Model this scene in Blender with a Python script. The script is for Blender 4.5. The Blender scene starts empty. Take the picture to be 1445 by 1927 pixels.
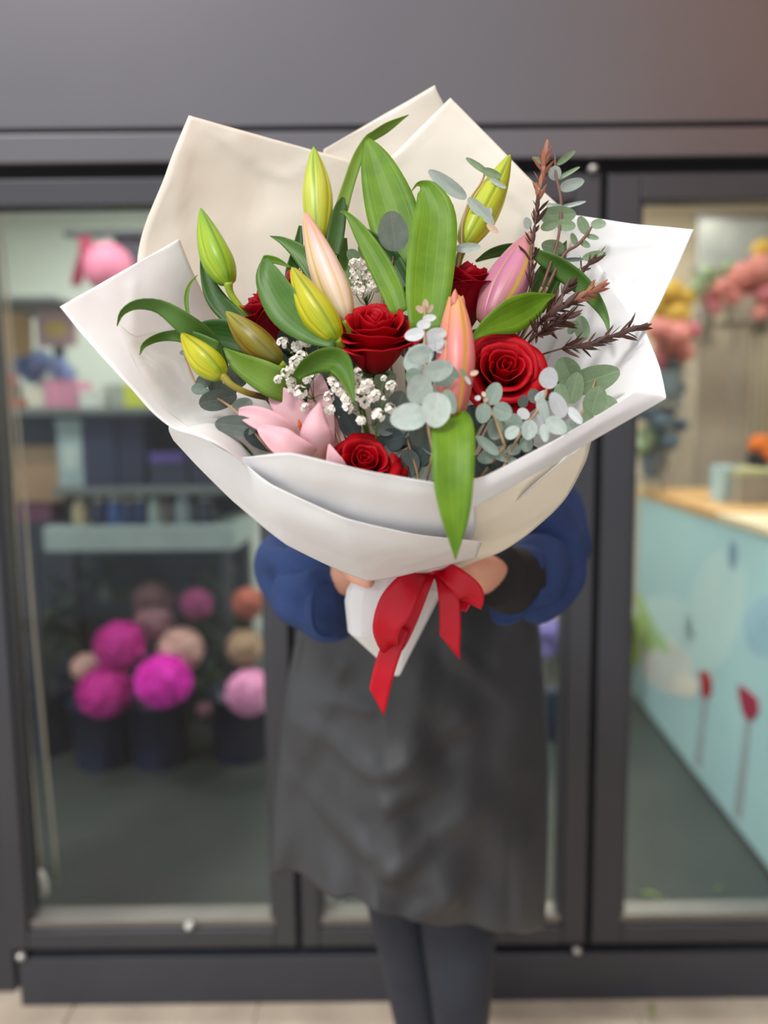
import bpy, bmesh, math, random
from mathutils import Vector, Matrix, noise
PI = math.pi
R_ = math.radians
scene = bpy.context.scene
col = scene.collection
random.seed(7)

# ------------------------------------------------------------------ camera
W, H, F = 1445.0, 1927.0, 1400.0
CAM = Vector((0.0, 0.0, 1.45))
PITCH, ROLL = R_(6.4), R_(-0.6)
FW = Vector((0, math.cos(PITCH), -math.sin(PITCH)))
RT0 = Vector((1, 0, 0))
UP0 = Vector((0, math.sin(PITCH), math.cos(PITCH)))
RT = RT0 * math.cos(ROLL) + UP0 * math.sin(ROLL)
UP = -RT0 * math.sin(ROLL) + UP0 * math.cos(ROLL)
cd = bpy.data.cameras.new('camera')
cd.sensor_fit = 'VERTICAL'
cd.sensor_height = 36.0
cd.lens = F / H * 36.0
cd.clip_start = 0.02
cd.dof.use_dof = True
cd.dof.focus_distance = 0.725
cd.dof.aperture_fstop = 1.75
cam = bpy.data.objects.new('camera', cd)
col.objects.link(cam)
m = Matrix((RT, UP, -FW)).transposed().to_4x4()
m.translation = CAM
cam.matrix_world = m
scene.camera = cam

# ------------------------------------------------------------------ light
wd = bpy.data.worlds.new('world')
scene.world = wd
wd.use_nodes = True
bg = wd.node_tree.nodes['Background']
bg.inputs[0].default_value = (0.97, 0.985, 1.0, 1)
bg.inputs[1].default_value = 1.08
sd = bpy.data.lights.new('sun', 'SUN')
sd.energy = 1.75
sd.angle = R_(12)
sd.color = (1.0, 0.97, 0.93)
sun = bpy.data.objects.new('sun', sd)
col.objects.link(sun)
sun.rotation_euler = Vector((0.36, 0.56, -0.74)).to_track_quat('-Z', 'Y').to_euler()
sun.location = (-3, -4, 5)
vs = scene.view_settings
vs.view_transform = 'Standard'
vs.look = 'None'
vs.gamma = 1.0
vs.use_curve_mapping = False
vs.exposure = 0.22

# ------------------------------------------------------------------ helpers
def at(px, py, Y):
    """point of the place seen at photograph pixel (px,py), Y metres in front of the camera"""
    r = FW + RT * ((px - W / 2) / F) + UP * ((H / 2 - py) / F)
    return CAM + r * (Y / r.y)

def mpp(p):
    """metres per photograph pixel at a point"""
    return (p - CAM).dot(FW) / F

def rootloc(o):
    v = Vector((0, 0, 0))
    while o is not None:
        v += o.location
        o = o.parent
    return v

def tag(o, label=None, cat=None, group=None, kind=None):
    if label: o['label'] = label
    if cat: o['category'] = cat
    if group: o['group'] = group
    if kind: o['kind'] = kind
    return o

def thing(name, label, cat, loc, group=None, kind=None):
    o = bpy.data.objects.new(name, None)
    o.empty_display_size = 0.03
    o.location = loc
    col.objects.link(o)
    return tag(o, label, cat, group, kind)

def mk(name, verts, faces, mat, parent=None, uv=None, smooth=True, solid=0.0, bevel=0.0, sub=0):
    off = rootloc(parent) if parent else Vector((0, 0, 0))
    me = bpy.data.meshes.new(name)
    me.from_pydata([tuple(Vector(v) - off) for v in verts], [], faces)
    if uv:
        l = me.uv_layers.new(name='UVMap')
        for lp in me.loops:
            l.data[lp.index].uv = uv[lp.vertex_index]
    if smooth:
        me.polygons.foreach_set('use_smooth', [True] * len(me.polygons))
    me.materials.append(mat)
    me.update()
    o = bpy.data.objects.new(name, me)
    col.objects.link(o)
    if parent: o.parent = parent
    if solid:
        s = o.modifiers.new('solid', 'SOLIDIFY'); s.thickness = solid; s.offset = 0
    if bevel:
        b = o.modifiers.new('bevel', 'BEVEL'); b.width = bevel; b.segments = 2; b.limit_method = 'ANGLE'
    if sub:
        b = o.modifiers.new('sub', 'SUBSURF'); b.levels = sub; b.render_levels = sub
    return o

def instance(name, mesh, M, parent):
    o = bpy.data.objects.new(name, mesh)
    col.objects.link(o)
    o.parent = parent
    o.matrix_basis = Matrix.Translation(-rootloc(parent)) @ M
    return o

def boxv(x0, x1, y0, y1, z0, z1):
    v = [(x, y, z) for x in (x0, x1) for y in (y0, y1) for z in (z0, z1)]
    f = [(0, 1, 3, 2), (4, 6, 7, 5), (0, 4, 5, 1), (2, 3, 7, 6), (0, 2, 6, 4), (1, 5, 7, 3)]
    return v, f

def box(name, x0, x1, y0, y1, z0, z1, mat, parent=None, bevel=0.0):
    v, f = boxv(x0, x1, y0, y1, z0, z1)
    return mk(name, v, f, mat, parent, smooth=False, bevel=bevel)

def spl(ctrl, n):
    """Catmull-Rom through the control tuples, n samples"""
    k = len(ctrl)
    out = []
    for i in range(n):
        t = i / (n - 1) * (k - 1)
        j = min(int(t), k - 2)
        u = t - j
        p1, p2 = ctrl[j], ctrl[j + 1]
        p0 = ctrl[j - 1] if j > 0 else [2 * a - b for a, b in zip(p1, p2)]
        p3 = ctrl[j + 2] if j + 2 < k else [2 * b - a for a, b in zip(p1, p2)]
        out.append([0.5 * (2 * b + (c - a) * u + (2 * a - 5 * b + 4 * c - d) * u * u + (3 * b - a - 3 * c + d) * u ** 3)
                    for a, b, c, d in zip(p0, p1, p2, p3)])
    return out

def gridfaces(n, m_, wrap=False):
    f = []
    for i in range(n - 1):
        for j in range(m_ - 1):
            a = i * m_ + j
            f.append((a, a + 1, a + m_ + 1, a + m_))
    return f

def strap(name, parent, ctrl, mat, cup=0.25, n=22, mm=7, solid=0.0005, skew=0.0, wavy=0.0, o=0.0):
    """ribbon-shaped leaf / petal: ctrl = (px, py, Y, half-width px[, roll deg])"""
    ctrl = [tuple(c) + (0.0,) * (5 - len(c)) for c in ctrl]
    S = spl(ctrl, n)
    P = [at(s[0], s[1], s[2] + o) for s in S]
    verts, uv = [], []
    L = [0.0]
    for i in range(1, n): L.append(L[-1] + (P[i] - P[i - 1]).length)
    for i in range(n):
        T = (P[min(i + 1, n - 1)] - P[max(i - 1, 0)]).normalized()
        V = (P[i] - CAM).normalized()
        Sd = T.cross(V)
        if Sd.length < 1e-4: Sd = RT.copy()
        Sd.normalize()
        ro = R_(S[i][4])
        Sd = Matrix.Rotation(ro, 3, T) @ Sd
        N = Sd.cross(T).normalized()
        if N.dot(V) > 0: N = -N
        hw = max(S[i][3], 0.25) * mpp(P[i]) / max(math.cos(ro), 0.35)
        for j in range(mm):
            u = -1 + 2 * j / (mm - 1)
            w = wavy * hw * math.sin(i * 0.9 + u * 2) * abs(u)
            p = P[i] + Sd * (u * hw) + N * (cup * hw * (abs(u) ** 1.5) + w)
            if skew and i >= n - 4:
                p += T * (skew * u * mpp(P[i]) * (i - n + 4) / 3.0)
            verts.append(p)
            uv.append(((u + 1) / 2, L[i] / max(L[-1], 1e-6)))
    return mk(name, verts, gridfaces(n, mm), mat, parent, uv, solid=solid)

def tube(name, parent, pts, rad, mat, sides=7, n=None, cap=True):
    """tube through world points; rad a number or a list"""
    k = len(pts)
    n = n or max(2, 4 * (k - 1) + 1)
    rr = rad if isinstance(rad, (list, tuple)) else [rad] * k
    S = spl([tuple(p) + (r,) for p, r in zip(pts, rr)], n)
    P = [Vector(s[:3]) for s in S]
    verts, faces, uv = [], [], []
    up = None
    for i in range(n):
        T = (P[min(i + 1, n - 1)] - P[max(i - 1, 0)]).normalized()
        if up is None:
            up = T.cross(Vector((0.3, 0.9, 0.2))).normalized()
        up = (up - T * up.dot(T)).normalized()
        b = T.cross(up)
        for j in range(sides):
            a = 2 * PI * j / sides
            verts.append(P[i] + (up * math.cos(a) + b * math.sin(a)) * max(S[i][3], 1e-4))
            uv.append((j / sides, i / (n - 1)))
    for i in range(n - 1):
        for j in range(sides):
            faces.append((i * sides + j, i * sides + (j + 1) % sides, (i + 1) * sides + (j + 1) % sides, (i + 1) * sides + j))
    if cap:
        faces.append(tuple(range(sides))[::-1])
        faces.append(tuple(range((n - 1) * sides, n * sides)))
    return mk(name, verts, faces, mat, parent, uv)

def lathe(name, parent, prof, mat, loc=(0, 0, 0), sides=20, smooth=True):
    """prof = [(r,z)...] around the vertical through loc"""
    verts, faces = [], []
    loc = Vector(loc)
    for r, z in prof:
        for j in range(sides):
            a = 2 * PI * j / sides
            verts.append(loc + Vector((r * math.cos(a), r * math.sin(a), z)))
    for i in range(len(prof) - 1):
        for j in range(sides):
            faces.append((i * sides + j, i * sides + (j + 1) % sides, (i + 1) * sides + (j + 1) % sides, (i + 1) * sides + j))
    faces.append(tuple(range(sides))[::-1])
    return mk(name, verts, faces, mat, parent, smooth=smooth)

# ------------------------------------------------------------------ materials
def lin(c):
    return tuple(((x / 255) / 12.92 if x / 255 <= 0.04045 else ((x / 255 + 0.055) / 1.055) ** 2.4) for x in c) + (1,)

class NT:
    def __init__(s, name):
        s.m = bpy.data.materials.new(name)
        s.m.use_nodes = True
        s.t = s.m.node_tree
        s.b = s.t.nodes['Principled BSDF']
        s.out = s.t.nodes['Material Output']
    def n(s, kind, **kw):
        x = s.t.nodes.new(kind)
        for k, v in kw.items():
            if k.startswith('i_'):
                x.inputs[int(k[2:])].default_value = v
            else:
                setattr(x, k, v)
        return x
    def l(s, a, b): s.t.links.new(a, b)
    def math(s, op, a, b=None, c=None):
        x = s.n('ShaderNodeMath', operation=op)
        for i, v in enumerate((a, b, c)):
            if v is None: continue
            if isinstance(v, (int, float)): x.inputs[i].default_value = v
            else: s.l(v, x.inputs[i])
        return x.outputs[0]
    def mix(s, f, a, b):
        x = s.n('ShaderNodeMix', data_type='RGBA')
        for idx, v in ((0, f), (6, a), (7, b)):
            if isinstance(v, (int, float, tuple)): x.inputs[idx].default_value = v
            else: s.l(v, x.inputs[idx])
        return x.outputs[2]
    def noise(s, scale, detail=3, coord=None):
        x = s.n('ShaderNodeTexNoise')
        x.inputs['Scale'].default_value = scale
        x.inputs['Detail'].default_value = detail
        if coord is None:
            tc = s.n('ShaderNodeTexCoord'); coord = tc.outputs['Object']
        s.l(coord, x.inputs['Vector'])
        return x.outputs['Fac']
    def ramp(s, f, lo, hi):
        x = s.n('ShaderNodeMapRange')
        x.inputs[1].default_value = lo; x.inputs[2].default_value = hi
        s.l(f, x.inputs[0])
        return x.outputs[0]
    def translucent(s, colour, w):
        tr = s.n('ShaderNodeBsdfTranslucent')
        if isinstance(colour, tuple): tr.inputs[0].default_value = colour
        else: s.l(colour, tr.inputs[0])
        mx = s.n('ShaderNodeMixShader'); mx.inputs[0].default_value = w
        s.l(s.b.outputs[0], mx.inputs[1]); s.l(tr.outputs[0], mx.inputs[2])
        s.l(mx.outputs[0], s.out.inputs[0])
    def bump(s, h, strength=0.3, dist=0.002):
        x = s.n('ShaderNodeBump')
        x.inputs['Strength'].default_value = strength; x.inputs['Distance'].default_value = dist
        s.l(h, x.inputs['Height']); s.l(x.outputs[0], s.b.inputs['Normal'])

def plain(name, c, rough=0.6, c2=None, scale=8.0, metal=0.0, bump=0.0, bscale=60.0, spec=0.5, transl=0.0, sheen=0.0, bdist=0.002):
    t = NT(name)
    a = lin(c)
    if c2 is not None:
        f = t.ramp(t.noise(scale), 0.3, 0.7)
        cc = t.mix(f, a, lin(c2))
    else:
        f = t.ramp(t.noise(scale), 0.3, 0.7)
        cc = t.mix(f, a, tuple(min(1, x * 1.12) for x in a[:3]) + (1,))
    t.l(cc, t.b.inputs['Base Color'])
    t.b.inputs['Roughness'].default_value = rough
    t.b.inputs['Metallic'].default_value = metal
    t.b.inputs['Specular IOR Level'].default_value = spec
    t.b.inputs['Sheen Weight'].default_value = sheen
    if bump: t.bump(t.noise(bscale, 4), bump, bdist)
    if transl: t.translucent(cc, transl)
    return t.m

def leafmat(name, c1, c2, vein, nv=7, rough=0.46, transl=0.3, back=None):
    t = NT(name)
    uv = t.n('ShaderNodeUVMap'); sp = t.n('ShaderNodeSeparateXYZ'); t.l(uv.outputs[0], sp.inputs[0])
    f = t.ramp(t.noise(35, 3), 0.3, 0.7)
    base = t.mix(f, lin(c1), lin(c2))
    s = t.math('ABSOLUTE', t.math('SINE', t.math('MULTIPLY', sp.outputs[0], nv * PI)))
    v = t.ramp(s, 0.10, 0.0)
    fine = t.math('ABSOLUTE', t.math('SINE', t.math('MULTIPLY', sp.outputs[0], nv * 6 * PI)))
    base = t.mix(t.math('MULTIPLY', t.ramp(fine, 0.5, 0.0), 0.18), base, lin(vein))
    cc = t.mix(t.math('MULTIPLY', v, 0.75), base, lin(vein))
    if back is not None:
        g = t.n('ShaderNodeNewGeometry')
        cc = t.mix(g.outputs['Backfacing'], cc, lin(back))
    t.l(cc, t.b.inputs['Base Color'])
    t.b.inputs['Roughness'].default_value = rough
    t.b.inputs['Specular IOR Level'].default_value = 0.35
    t.bump(s, 0.12, 0.0005)
    if transl: t.translucent(cc, transl)
    return t.m

def budmat(name, base, midc, tip, rib, edge, rough=0.38, line=0.7):
    """lily bud: colour runs base->mid->tip, a rib down each tepal and tinted seams"""
    t = NT(name)
    uv = t.n('ShaderNodeUVMap'); sp = t.n('ShaderNodeSeparateXYZ'); t.l(uv.outputs[0], sp.inputs[0])
    u3 = t.math('FRACT', t.math('MULTIPLY', sp.outputs[0], 3.0))
    d = t.math('ABSOLUTE', t.math('SUBTRACT', u3, 0.5))
    v = sp.outputs[1]
    c = t.mix(t.ramp(v, 0.0, 0.45), lin(base), lin(midc))
    c = t.mix(t.ramp(v, 0.55, 1.0), c, lin(tip))
    c = t.mix(t.math('MULTIPLY', t.ramp(d, 0.22, 0.5), 0.8), c, lin(edge))
    c = t.mix(t.math('MULTIPLY', t.ramp(d, 0.07, 0.02), line), c, lin(rib))
    c = t.mix(t.math('MULTIPLY', t.ramp(d, 0.47, 0.495), 0.6), c, lin(rib))
    st = t.noise(14, 3)
    mp = t.n('ShaderNodeMapping'); mp.inputs['Scale'].default_value = (60, 2.0, 1)
    t.l(uv.outputs[0], mp.inputs[0])
    stv = t.noise(1.0, 2, mp.outputs[0])
    c = t.mix(t.math('MULTIPLY', t.ramp(stv, 0.5, 0.7), 0.42), c, lin(rib))
    t.l(c, t.b.inputs['Base Color'])
    t.b.inputs['Roughness'].default_value = rough
    t.b.inputs['Subsurface Weight'].default_value = 0.0
    t.bump(stv, 0.15, 0.0008)
    t.translucent(c, 0.18)
    return t.m

def petalmat(name, c_base, c_mid, c_tip, transl=0.25, rough=0.5, edge=None, sheen=0.0, nscale=40, spec=0.4):
    t = NT(name)
    uv = t.n('ShaderNodeUVMap'); sp = t.n('ShaderNodeSeparateXYZ'); t.l(uv.outputs[0], sp.inputs[0])
    v = sp.outputs[1]
    c = t.mix(t.ramp(v, 0.0, 0.5), lin(c_base), lin(c_mid))
    c = t.mix(t.ramp(v, 0.6, 1.0), c, lin(c_tip))
    if edge is not None:
        d = t.math('ABSOLUTE', t.math('SUBTRACT', sp.outputs[0], 0.5))
        c = t.mix(t.math('MULTIPLY', t.ramp(d, 0.28, 0.5), 0.75), c, lin(edge))
    nz = t.noise(nscale, 4)
    c = t.mix(t.math('MULTIPLY', t.ramp(nz, 0.4, 0.8), 0.22), c, tuple(x * 0.55 for x in lin(c_mid)[:3]) + (1,))
    t.l(c, t.b.inputs['Base Color'])
    t.b.inputs['Roughness'].default_value = rough
    t.b.inputs['Sheen Weight'].default_value = sheen
    t.b.inputs['Specular IOR Level'].default_value = spec
    t.bump(nz, 0.12, 0.001)
    if transl: t.translucent(c, transl)
    return t.m

def glassmat(name, tint=(1, 1, 1, 1), refl=1.0):
    t = NT(name)
    t.t.nodes.remove(t.b)
    tr = t.n('ShaderNodeBsdfTransparent'); tr.inputs[0].default_value = tint
    gl = t.n('ShaderNodeBsdfGlossy'); gl.inputs['Roughness'].default_value = 0.02
    lw = t.n('ShaderNodeLayerWeight'); lw.inputs[0].default_value = 0.5
    mx = t.n('ShaderNodeMixShader')
    fz = t.math('ADD', t.math('MULTIPLY', t.math('POWER', lw.outputs['Facing'], 5.0), 0.9), 0.04)
    t.l(t.math('MULTIPLY', fz, refl), mx.inputs[0])
    t.l(tr.outputs[0], mx.inputs[1]); t.l(gl.outputs[0], mx.inputs[2])
    t.l(mx.outputs[0], t.out.inputs[0])
    return t.m

M = {}
M['frame'] = plain('charcoal_powder_coat', (64, 65, 71), 0.40, (69, 70, 75), 3, metal=0.5, bump=0.05, bscale=400)
M['fascia'] = plain('charcoal_fascia', (100, 98, 103), 0.36, (105, 103, 107), 1.5, metal=0.75, bump=0.03, bscale=300)
M['gap'] = plain('black_gap', (12, 12, 14), 0.8)
M['sill'] = plain('aluminium_sill', (120, 117, 114), 0.35, (132, 128, 122), 6, metal=0.6)
M['kick'] = plain('dark_kick_board', (46, 48, 56), 0.4, (51, 53, 60), 4)
M['glass'] = glassmat('shop_glass', (0.94, 0.97, 0.965, 1), 0.32)
M['tile'] = plain('beige_paving', (186, 172, 155), 0.7, (168, 153, 137), 9, bump=0.25, bscale=90)
M['grout'] = plain('paving_grout', (196, 186, 172), 0.85)
M['infloor'] = plain('dark_shop_floor', (48, 54, 54), 0.35, (58, 62, 61), 2.5)
M['inwall'] = plain('pale_green_wall', (196, 203, 192), 0.8, (188, 196, 186), 1.2)
M['inwall2'] = plain('warm_beige_wall', (206, 192, 166), 0.8, (196, 184, 160), 1.2)
M['ceil'] = plain('white_ceiling', (225, 225, 222), 0.9)
M['warmbounce'] = plain('warm_bounce_colour', (250, 186, 148), 0.85, (244, 176, 138), 3, bump=0.3, bscale=30)  # warm colour of the added bounce wall, for the glow on the fascia

# ------------------------------------------------------------------ the setting
WY = 1.77
def st(o): return tag(o, kind='structure')
fl = thing('floor', None, None, (0, 0, 0), kind='structure')
box('grout_bed', -3.2, 3.2, -2.2, WY + 0.06, -0.06, -0.006, M['grout'], fl)
tv, tf = boxv(0, 0.463, 0, 0.463, -0.03, 0.0)
tmesh = bpy.data.meshes.new('tile'); tmesh.from_pydata(tv, [], tf); tmesh.materials.append(M['tile'])
for i in range(-5, 5):
    for j in range(0, 6):
        instance('tile', tmesh, Matrix.Translation((0.143 + i * 0.47, WY + 0.05 - (j + 1) * 0.47, 0)), fl)
# shop interior shell
st(box('floor_inside', -3.2, 3.2, WY + 0.06, 5.4, -0.06, 0.0, M['infloor']))
st(box('wall_back', -3.2, 0.4, 5.2, 5.3, 0, 2.9, M['inwall']))
st(box('wall_back_side', 0.4, 3.2, 5.2, 5.3, 0, 2.9, M['inwall2']))
st(box('wall_left', -3.3, -3.2, WY + 0.1, 5.3, 0, 2.9, M['inwall']))
st(box('wall_right', 3.2, 3.3, WY + 0.1, 5.3, 0, 2.9, M['inwall2']))
st(box('ceiling', -3.3, 3.3, WY + 0.1, 5.3, 2.9, 3.0, M['ceil']))
wn = thing('wall_added_bounce', None, None, (1.7, 0, 0), kind='structure')  # unseen wall added to throw warm light onto the fascia
box('neutral_bounce_lower', 1.58, 1.8, -1.6, WY - .05, 0, 2.3, plain('grey_bounce_colour', (96, 98, 102), .8, (88, 90, 95), 3), wn)  # kept neutral so only the upper part bounces warm light
box('warm_bounce_upper', 1.58, 1.8, -1.6, WY - .05, 2.3, 6.0, M['warmbounce'], wn)
# facade
ZT = 2.02
fas = thing('wall_front', None, None, (0, WY, 2.1), kind='structure')
box('fascia_panel', -3.2, 3.2, WY - 0.035, WY + 0.10, 2.118, 3.3, M['fascia'], fas, 0.004)
box('shadow_joint', -3.2, 3.2, WY - 0.018, WY + 0.09, 2.104, 2.118, M['frame'], fas)
box('fascia_beam', -3.2, 3.2, WY - 0.045, WY + 0.10, 2.042, 2.104, M['fascia'], fas, 0.004)
box('head_gap', -3.2, 3.2, WY + 0.0, WY + 0.09, 2.015, 2.042, M['gap'], fas)
bb = thing('baseboard_front', None, None, (0, WY, 0), kind='structure')
XL = -0.955
box('kick_board', XL + 0.02, 3.2, WY - 0.03, WY + 0.09, 0.0, 0.128, M['kick'], bb, 0.004)
box('kick_gap', XL + 0.02, 3.2, WY + 0.0, WY + 0.08, 0.128, 0.150, M['gap'], bb)
def door(n, x0, x1, sl, sr, zt=2.015, dy=0.0, stopper=None):
    d = thing('door_%d' % n, None, None, ((x0 + x1) / 2, WY, 0.15), kind='structure')
    y0, y1 = WY - 0.025 + dy, WY + 0.03 + dy
    box('stile', x0, x0 + sl, y0, y1, 0.15, zt, M['frame'], d, 0.004)
    box('stile', x1 - sr, x1, y0, y1, 0.15, zt, M['frame'], d, 0.004)
    box('top_rail', x0 + sl, x1 - sr, y0, y1, zt - 0.058, zt, M['frame'], d, 0.004)
    box('bottom_rail', x0 + sl, x1 - sr, y0, y1, 0.15, 0.198, M['frame'], d, 0.004)
    # glazing beads and pane
    box('bead', x0 + sl, x1 - sr, y0 + 0.012, y1 + 0.012, 0.198, 0.222, M['sill'], d, 0.003)
    box('bead', x0 + sl, x0 + sl + 0.010, y0 + 0.012, y1 + 0.005, 0.222, zt - 0.058, M['frame'], d)
    box('bead', x1 - sr - 0.010, x1 - sr, y0 + 0.012, y1 + 0.005, 0.222, zt - 0.058, M['frame'], d)
    box('pane', x0 + sl + 0.01, x1 - sr - 0.01, WY + 0.008 + dy, WY + 0.014 + dy, 0.222, zt - 0.058, M['glass'], d)
    return d
d1 = door(1, XL, -0.232, 0.045, 0.055)
d2 = door(2, -0.218, 0.497, 0.045, 0.058)
d3 = door(3, 0.512, 1.55, 0.075, 0.06)
tr = thing('trim_1', None, None, (-0.225, WY, 0.15), kind='structure')
box('dark_joint', -0.232, -0.218, WY + 0.0, WY + 0.05, 0.15, 2.015, M['gap'], tr)
tr = thing('trim_2', None, None, (0.505, WY, 0.15), kind='structure')
box('dark_joint', 0.497, 0.512, WY + 0.0, WY + 0.05, 0.15, 2.015, M['gap'], tr)
st(box('trim_3', -1.5, XL - 0.02, WY + 0.02, WY + 0.08, 0.0, 2.015, M['frame']))
M['pivot'] = plain('steel_pivot', (190, 190, 185), 0.3, metal=0.8)
for par, x, z in ((d1, XL + 0.03, 0.139), (d2, 0.475, 0.139), (d2, 0.475, 2.022), (d1, -0.50, 0.215)):
    lathe('pivot', par, [(0.001, -0.008), (0.011, -0.006), (0.012, 0.0), (0.011, 0.006), (0.001, 0.008)], M['pivot'], (x, WY - 0.03, z), 12)

# ================================================================== THE BOUQUET
BIND = at(765, 1078, 0.895)
TAIL = at(752, 1235, 0.905)
def D(px, py):
    """depth of the flower dome at a pixel of the photograph"""
    return 0.672 + 0.15 * max(0.0, min(1.0, (790 - py) / 560.0)) + 0.03 * ((px - 700) / 420.0) ** 2 * (1.0 if py < 800 else 0.5)
def q(px, py, o=0.0): return at(px, py, D(px, py) + o)

M['paper'] = None
def papermat(name, c1, c2, transl, rough=0.55):
    t = NT(name)
    f = t.ramp(t.noise(9, 4), 0.35, 0.65)
    cc = t.mix(f, lin(c1), lin(c2))
    t.l(cc, t.b.inputs['Base Color'])
    t.b.inputs['Roughness'].default_value = rough
    t.bump(t.noise(14, 4), 0.28, 0.006)
    t.translucent(cc, transl)
    return t.m
M['paper'] = papermat('white_florist_paper', (244, 244, 245), (238, 238, 240), 0.16, 0.5)
M['paperwarm'] = papermat('ivory_florist_paper', (246, 240, 229), (241, 234, 221), 0.18, 0.5)
M['papercream'] = papermat('cream_florist_paper', (254, 246, 228), (251, 242, 222), 0.06, 0.5)

def sheet(name, label, rows, mat, k=14, crumple=0.0016, seed=0, group='sheets of florist paper', creases=()):
    """a sheet of wrapping paper: rows of (px,py,Y) from the tie to the rim"""
    nr, nc = len(rows), len(rows[0])
    NR, NC = (nr - 1) * k + 1, (nc - 1) * k + 1
    rows_w = [[tuple(at(*c)) for c in r] for r in rows]
    # straight between the marks across, smooth from tie to rim
    across = []
    for r in rows_w:
        line = []
        for j in range(NC):
            t = j / k
            a = min(int(t), nc - 2); u = t - a
            cat = spl(r, NC)[j] if nc > 2 else None
            linp = [x + (y - x) * u for x, y in zip(r[a], r[a + 1])]
            line.append([0.5 * p + 0.5 * c for p, c in zip(linp, cat)] if cat else linp)
        across.append(line)
    verts = [None] * (NR * NC)
    uv = [None] * (NR * NC)
    for j in range(NC):
        S = spl([across[i][j] for i in range(nr)], NR)
        for i in range(NR):
            p = Vector(S[i])
            w = crumple * min(1.0, 4.0 * i / NR) * (1.0 if 0 < i < NR - 1 and 0 < j < NC - 1 else 0.25)
            d = noise.noise_vector(p * 16 + Vector((seed * 7.1, 0, 0))) + 0.5 * noise.noise_vector(p * 40 + Vector((0, seed * 3.3, 0)))
            p = p + d * w
            if creases:
                r_ = p - CAM
                zf = r_.dot(FW)
                sx, sy = W / 2 + F * r_.dot(RT) / zf, H / 2 - F * r_.dot(UP) / zf
                for x0, y0, x1, y1 in creases:
                    dx, dy = x1 - x0, y1 - y0
                    tt = max(0.0, min(1.0, ((sx - x0) * dx + (sy - y0) * dy) / (dx * dx + dy * dy)))
                    ds = math.hypot(sx - x0 - tt * dx, sy - y0 - tt * dy)
                    p = p - r_.normalized() * (0.0022 * math.exp(-(ds / 9.0)) * min(1.0, 8 * tt * (1 - tt) + .15))
            verts[i * NC + j] = p
            uv[i * NC + j] = (j / (NC - 1), i / (NR - 1))
    o = mk(name, verts, gridfaces(NR, NC), mat, None, uv, solid=0.0003)
    tag(o, label, 'paper', group)
    return o

sheet('wrapping_paper', 'ivory paper sheet behind the tall lily bud, its corner pointing up beside the fascia', [
    [(690, 1072, .90), (725, 1070, .91), (760, 1068, .92)],
    [(330, 740, .795), (520, 720, .86), (720, 720, .885)],
    [(258, 510, .80), (470, 490, .855), (720, 480, .89)],
    [(312, 325, .805), (490, 355, .86), (728, 390, .89)],
    [(355, 217, .815), (500, 258, .85), (737, 323, .89)]], M['paperwarm'], seed=1,
      creases=[(375, 232, 480, 312), (480, 312, 530, 338), (530, 338, 600, 300), (350, 262, 332, 420), (332, 420, 332, 660), (430, 250, 520, 330)])
sheet('wrapping_paper', 'white paper sheet with a pointed corner sticking out beside the curling lily leaf', [
    [(672, 1070, .875), (690, 1068, .885), (715, 1066, .895)],
    [(450, 866, .645), (490, 830, .75), (560, 785, .84)],
    [(315, 799, .665), (370, 755, .755), (465, 700, .845)],
    [(235, 718, .678), (310, 665, .755), (410, 605, .83)],
    [(160, 636, .688), (260, 575, .745), (362, 510, .80)],
    [(113, 577, .69), (225, 513, .745), (337, 449, .79)]], M['paper'], seed=2,
      creases=[(250, 520, 250, 660), (250, 660, 330, 770), (225, 610, 290, 730)])
sheet('wrapping_paper', 'hindmost paper sheet whose tip is the highest point of the bouquet', [
    [(740, 1070, .925), (775, 1068, .93), (800, 1068, .93)],
    [(580, 620, .90), (730, 610, .912), (880, 600, .912)],
    [(602, 330, .895), (725, 330, .905), (850, 260, .90)],
    [(609, 281, .893), (715, 220, .897), (818, 160, .888)]], M['paperwarm'], seed=3)
sheet('wrapping_paper', 'paper sheet behind the pale bud, its corner just below the highest tip', [
    [(775, 1068, .92), (795, 1068, .925), (815, 1068, .925), (840, 1066, .915)],
    [(690, 760, .895), (770, 770, .90), (880, 780, .895), (990, 780, .875)],
    [(650, 392, .885), (752, 480, .89), (865, 560, .88), (1000, 625, .855)],
    [(745, 287, .88), (835, 350, .88), (935, 430, .868), (1050, 505, .845)],
    [(847, 184, .868), (925, 262, .865), (1005, 345, .857), (1095, 425, .842)]], M['paperwarm'], seed=4, creases=[(830, 215, 690, 360), (900, 290, 990, 400)])
sheet('wrapping_paper', 'white paper sheet with a sharp corner reaching towards the yellow shop flowers', [
    [(810, 1068, .915), (825, 1068, .915), (840, 1066, .91), (858, 1064, .905)],
    [(930, 830, .885), (980, 830, .87), (1040, 820, .845), (1095, 790, .80)],
    [(975, 625, .872), (1045, 625, .85), (1125, 628, .815), (1208, 632, .782)],
    [(1000, 510, .862), (1075, 505, .845), (1168, 525, .812), (1259, 534, .778)],
    [(1005, 397, .855), (1090, 406, .84), (1195, 421, .805), (1305, 432, .77)]], M['paper'], seed=5, creases=[(1120, 470, 1260, 450), (1130, 560, 1230, 500)])
sheet('wrapping_paper', 'lower white paper sheet catching the shadow of the brown sprig', [
    [(815, 1068, .90), (825, 1068, .90), (835, 1067, .89), (845, 1065, .875), (852, 1062, .86)],
    [(960, 830, .86), (985, 860, .84), (1005, 885, .80), (1010, 905, .74), (1000, 915, .66)],
    [(1060, 610, .835), (1090, 660, .812), (1112, 712, .782), (1130, 770, .735), (1140, 812, .675)],
    [(1118, 486, .818), (1170, 555, .785), (1213, 621, .75), (1241, 690, .712), (1254, 747, .682)]], M['paper'], seed=6)
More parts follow.
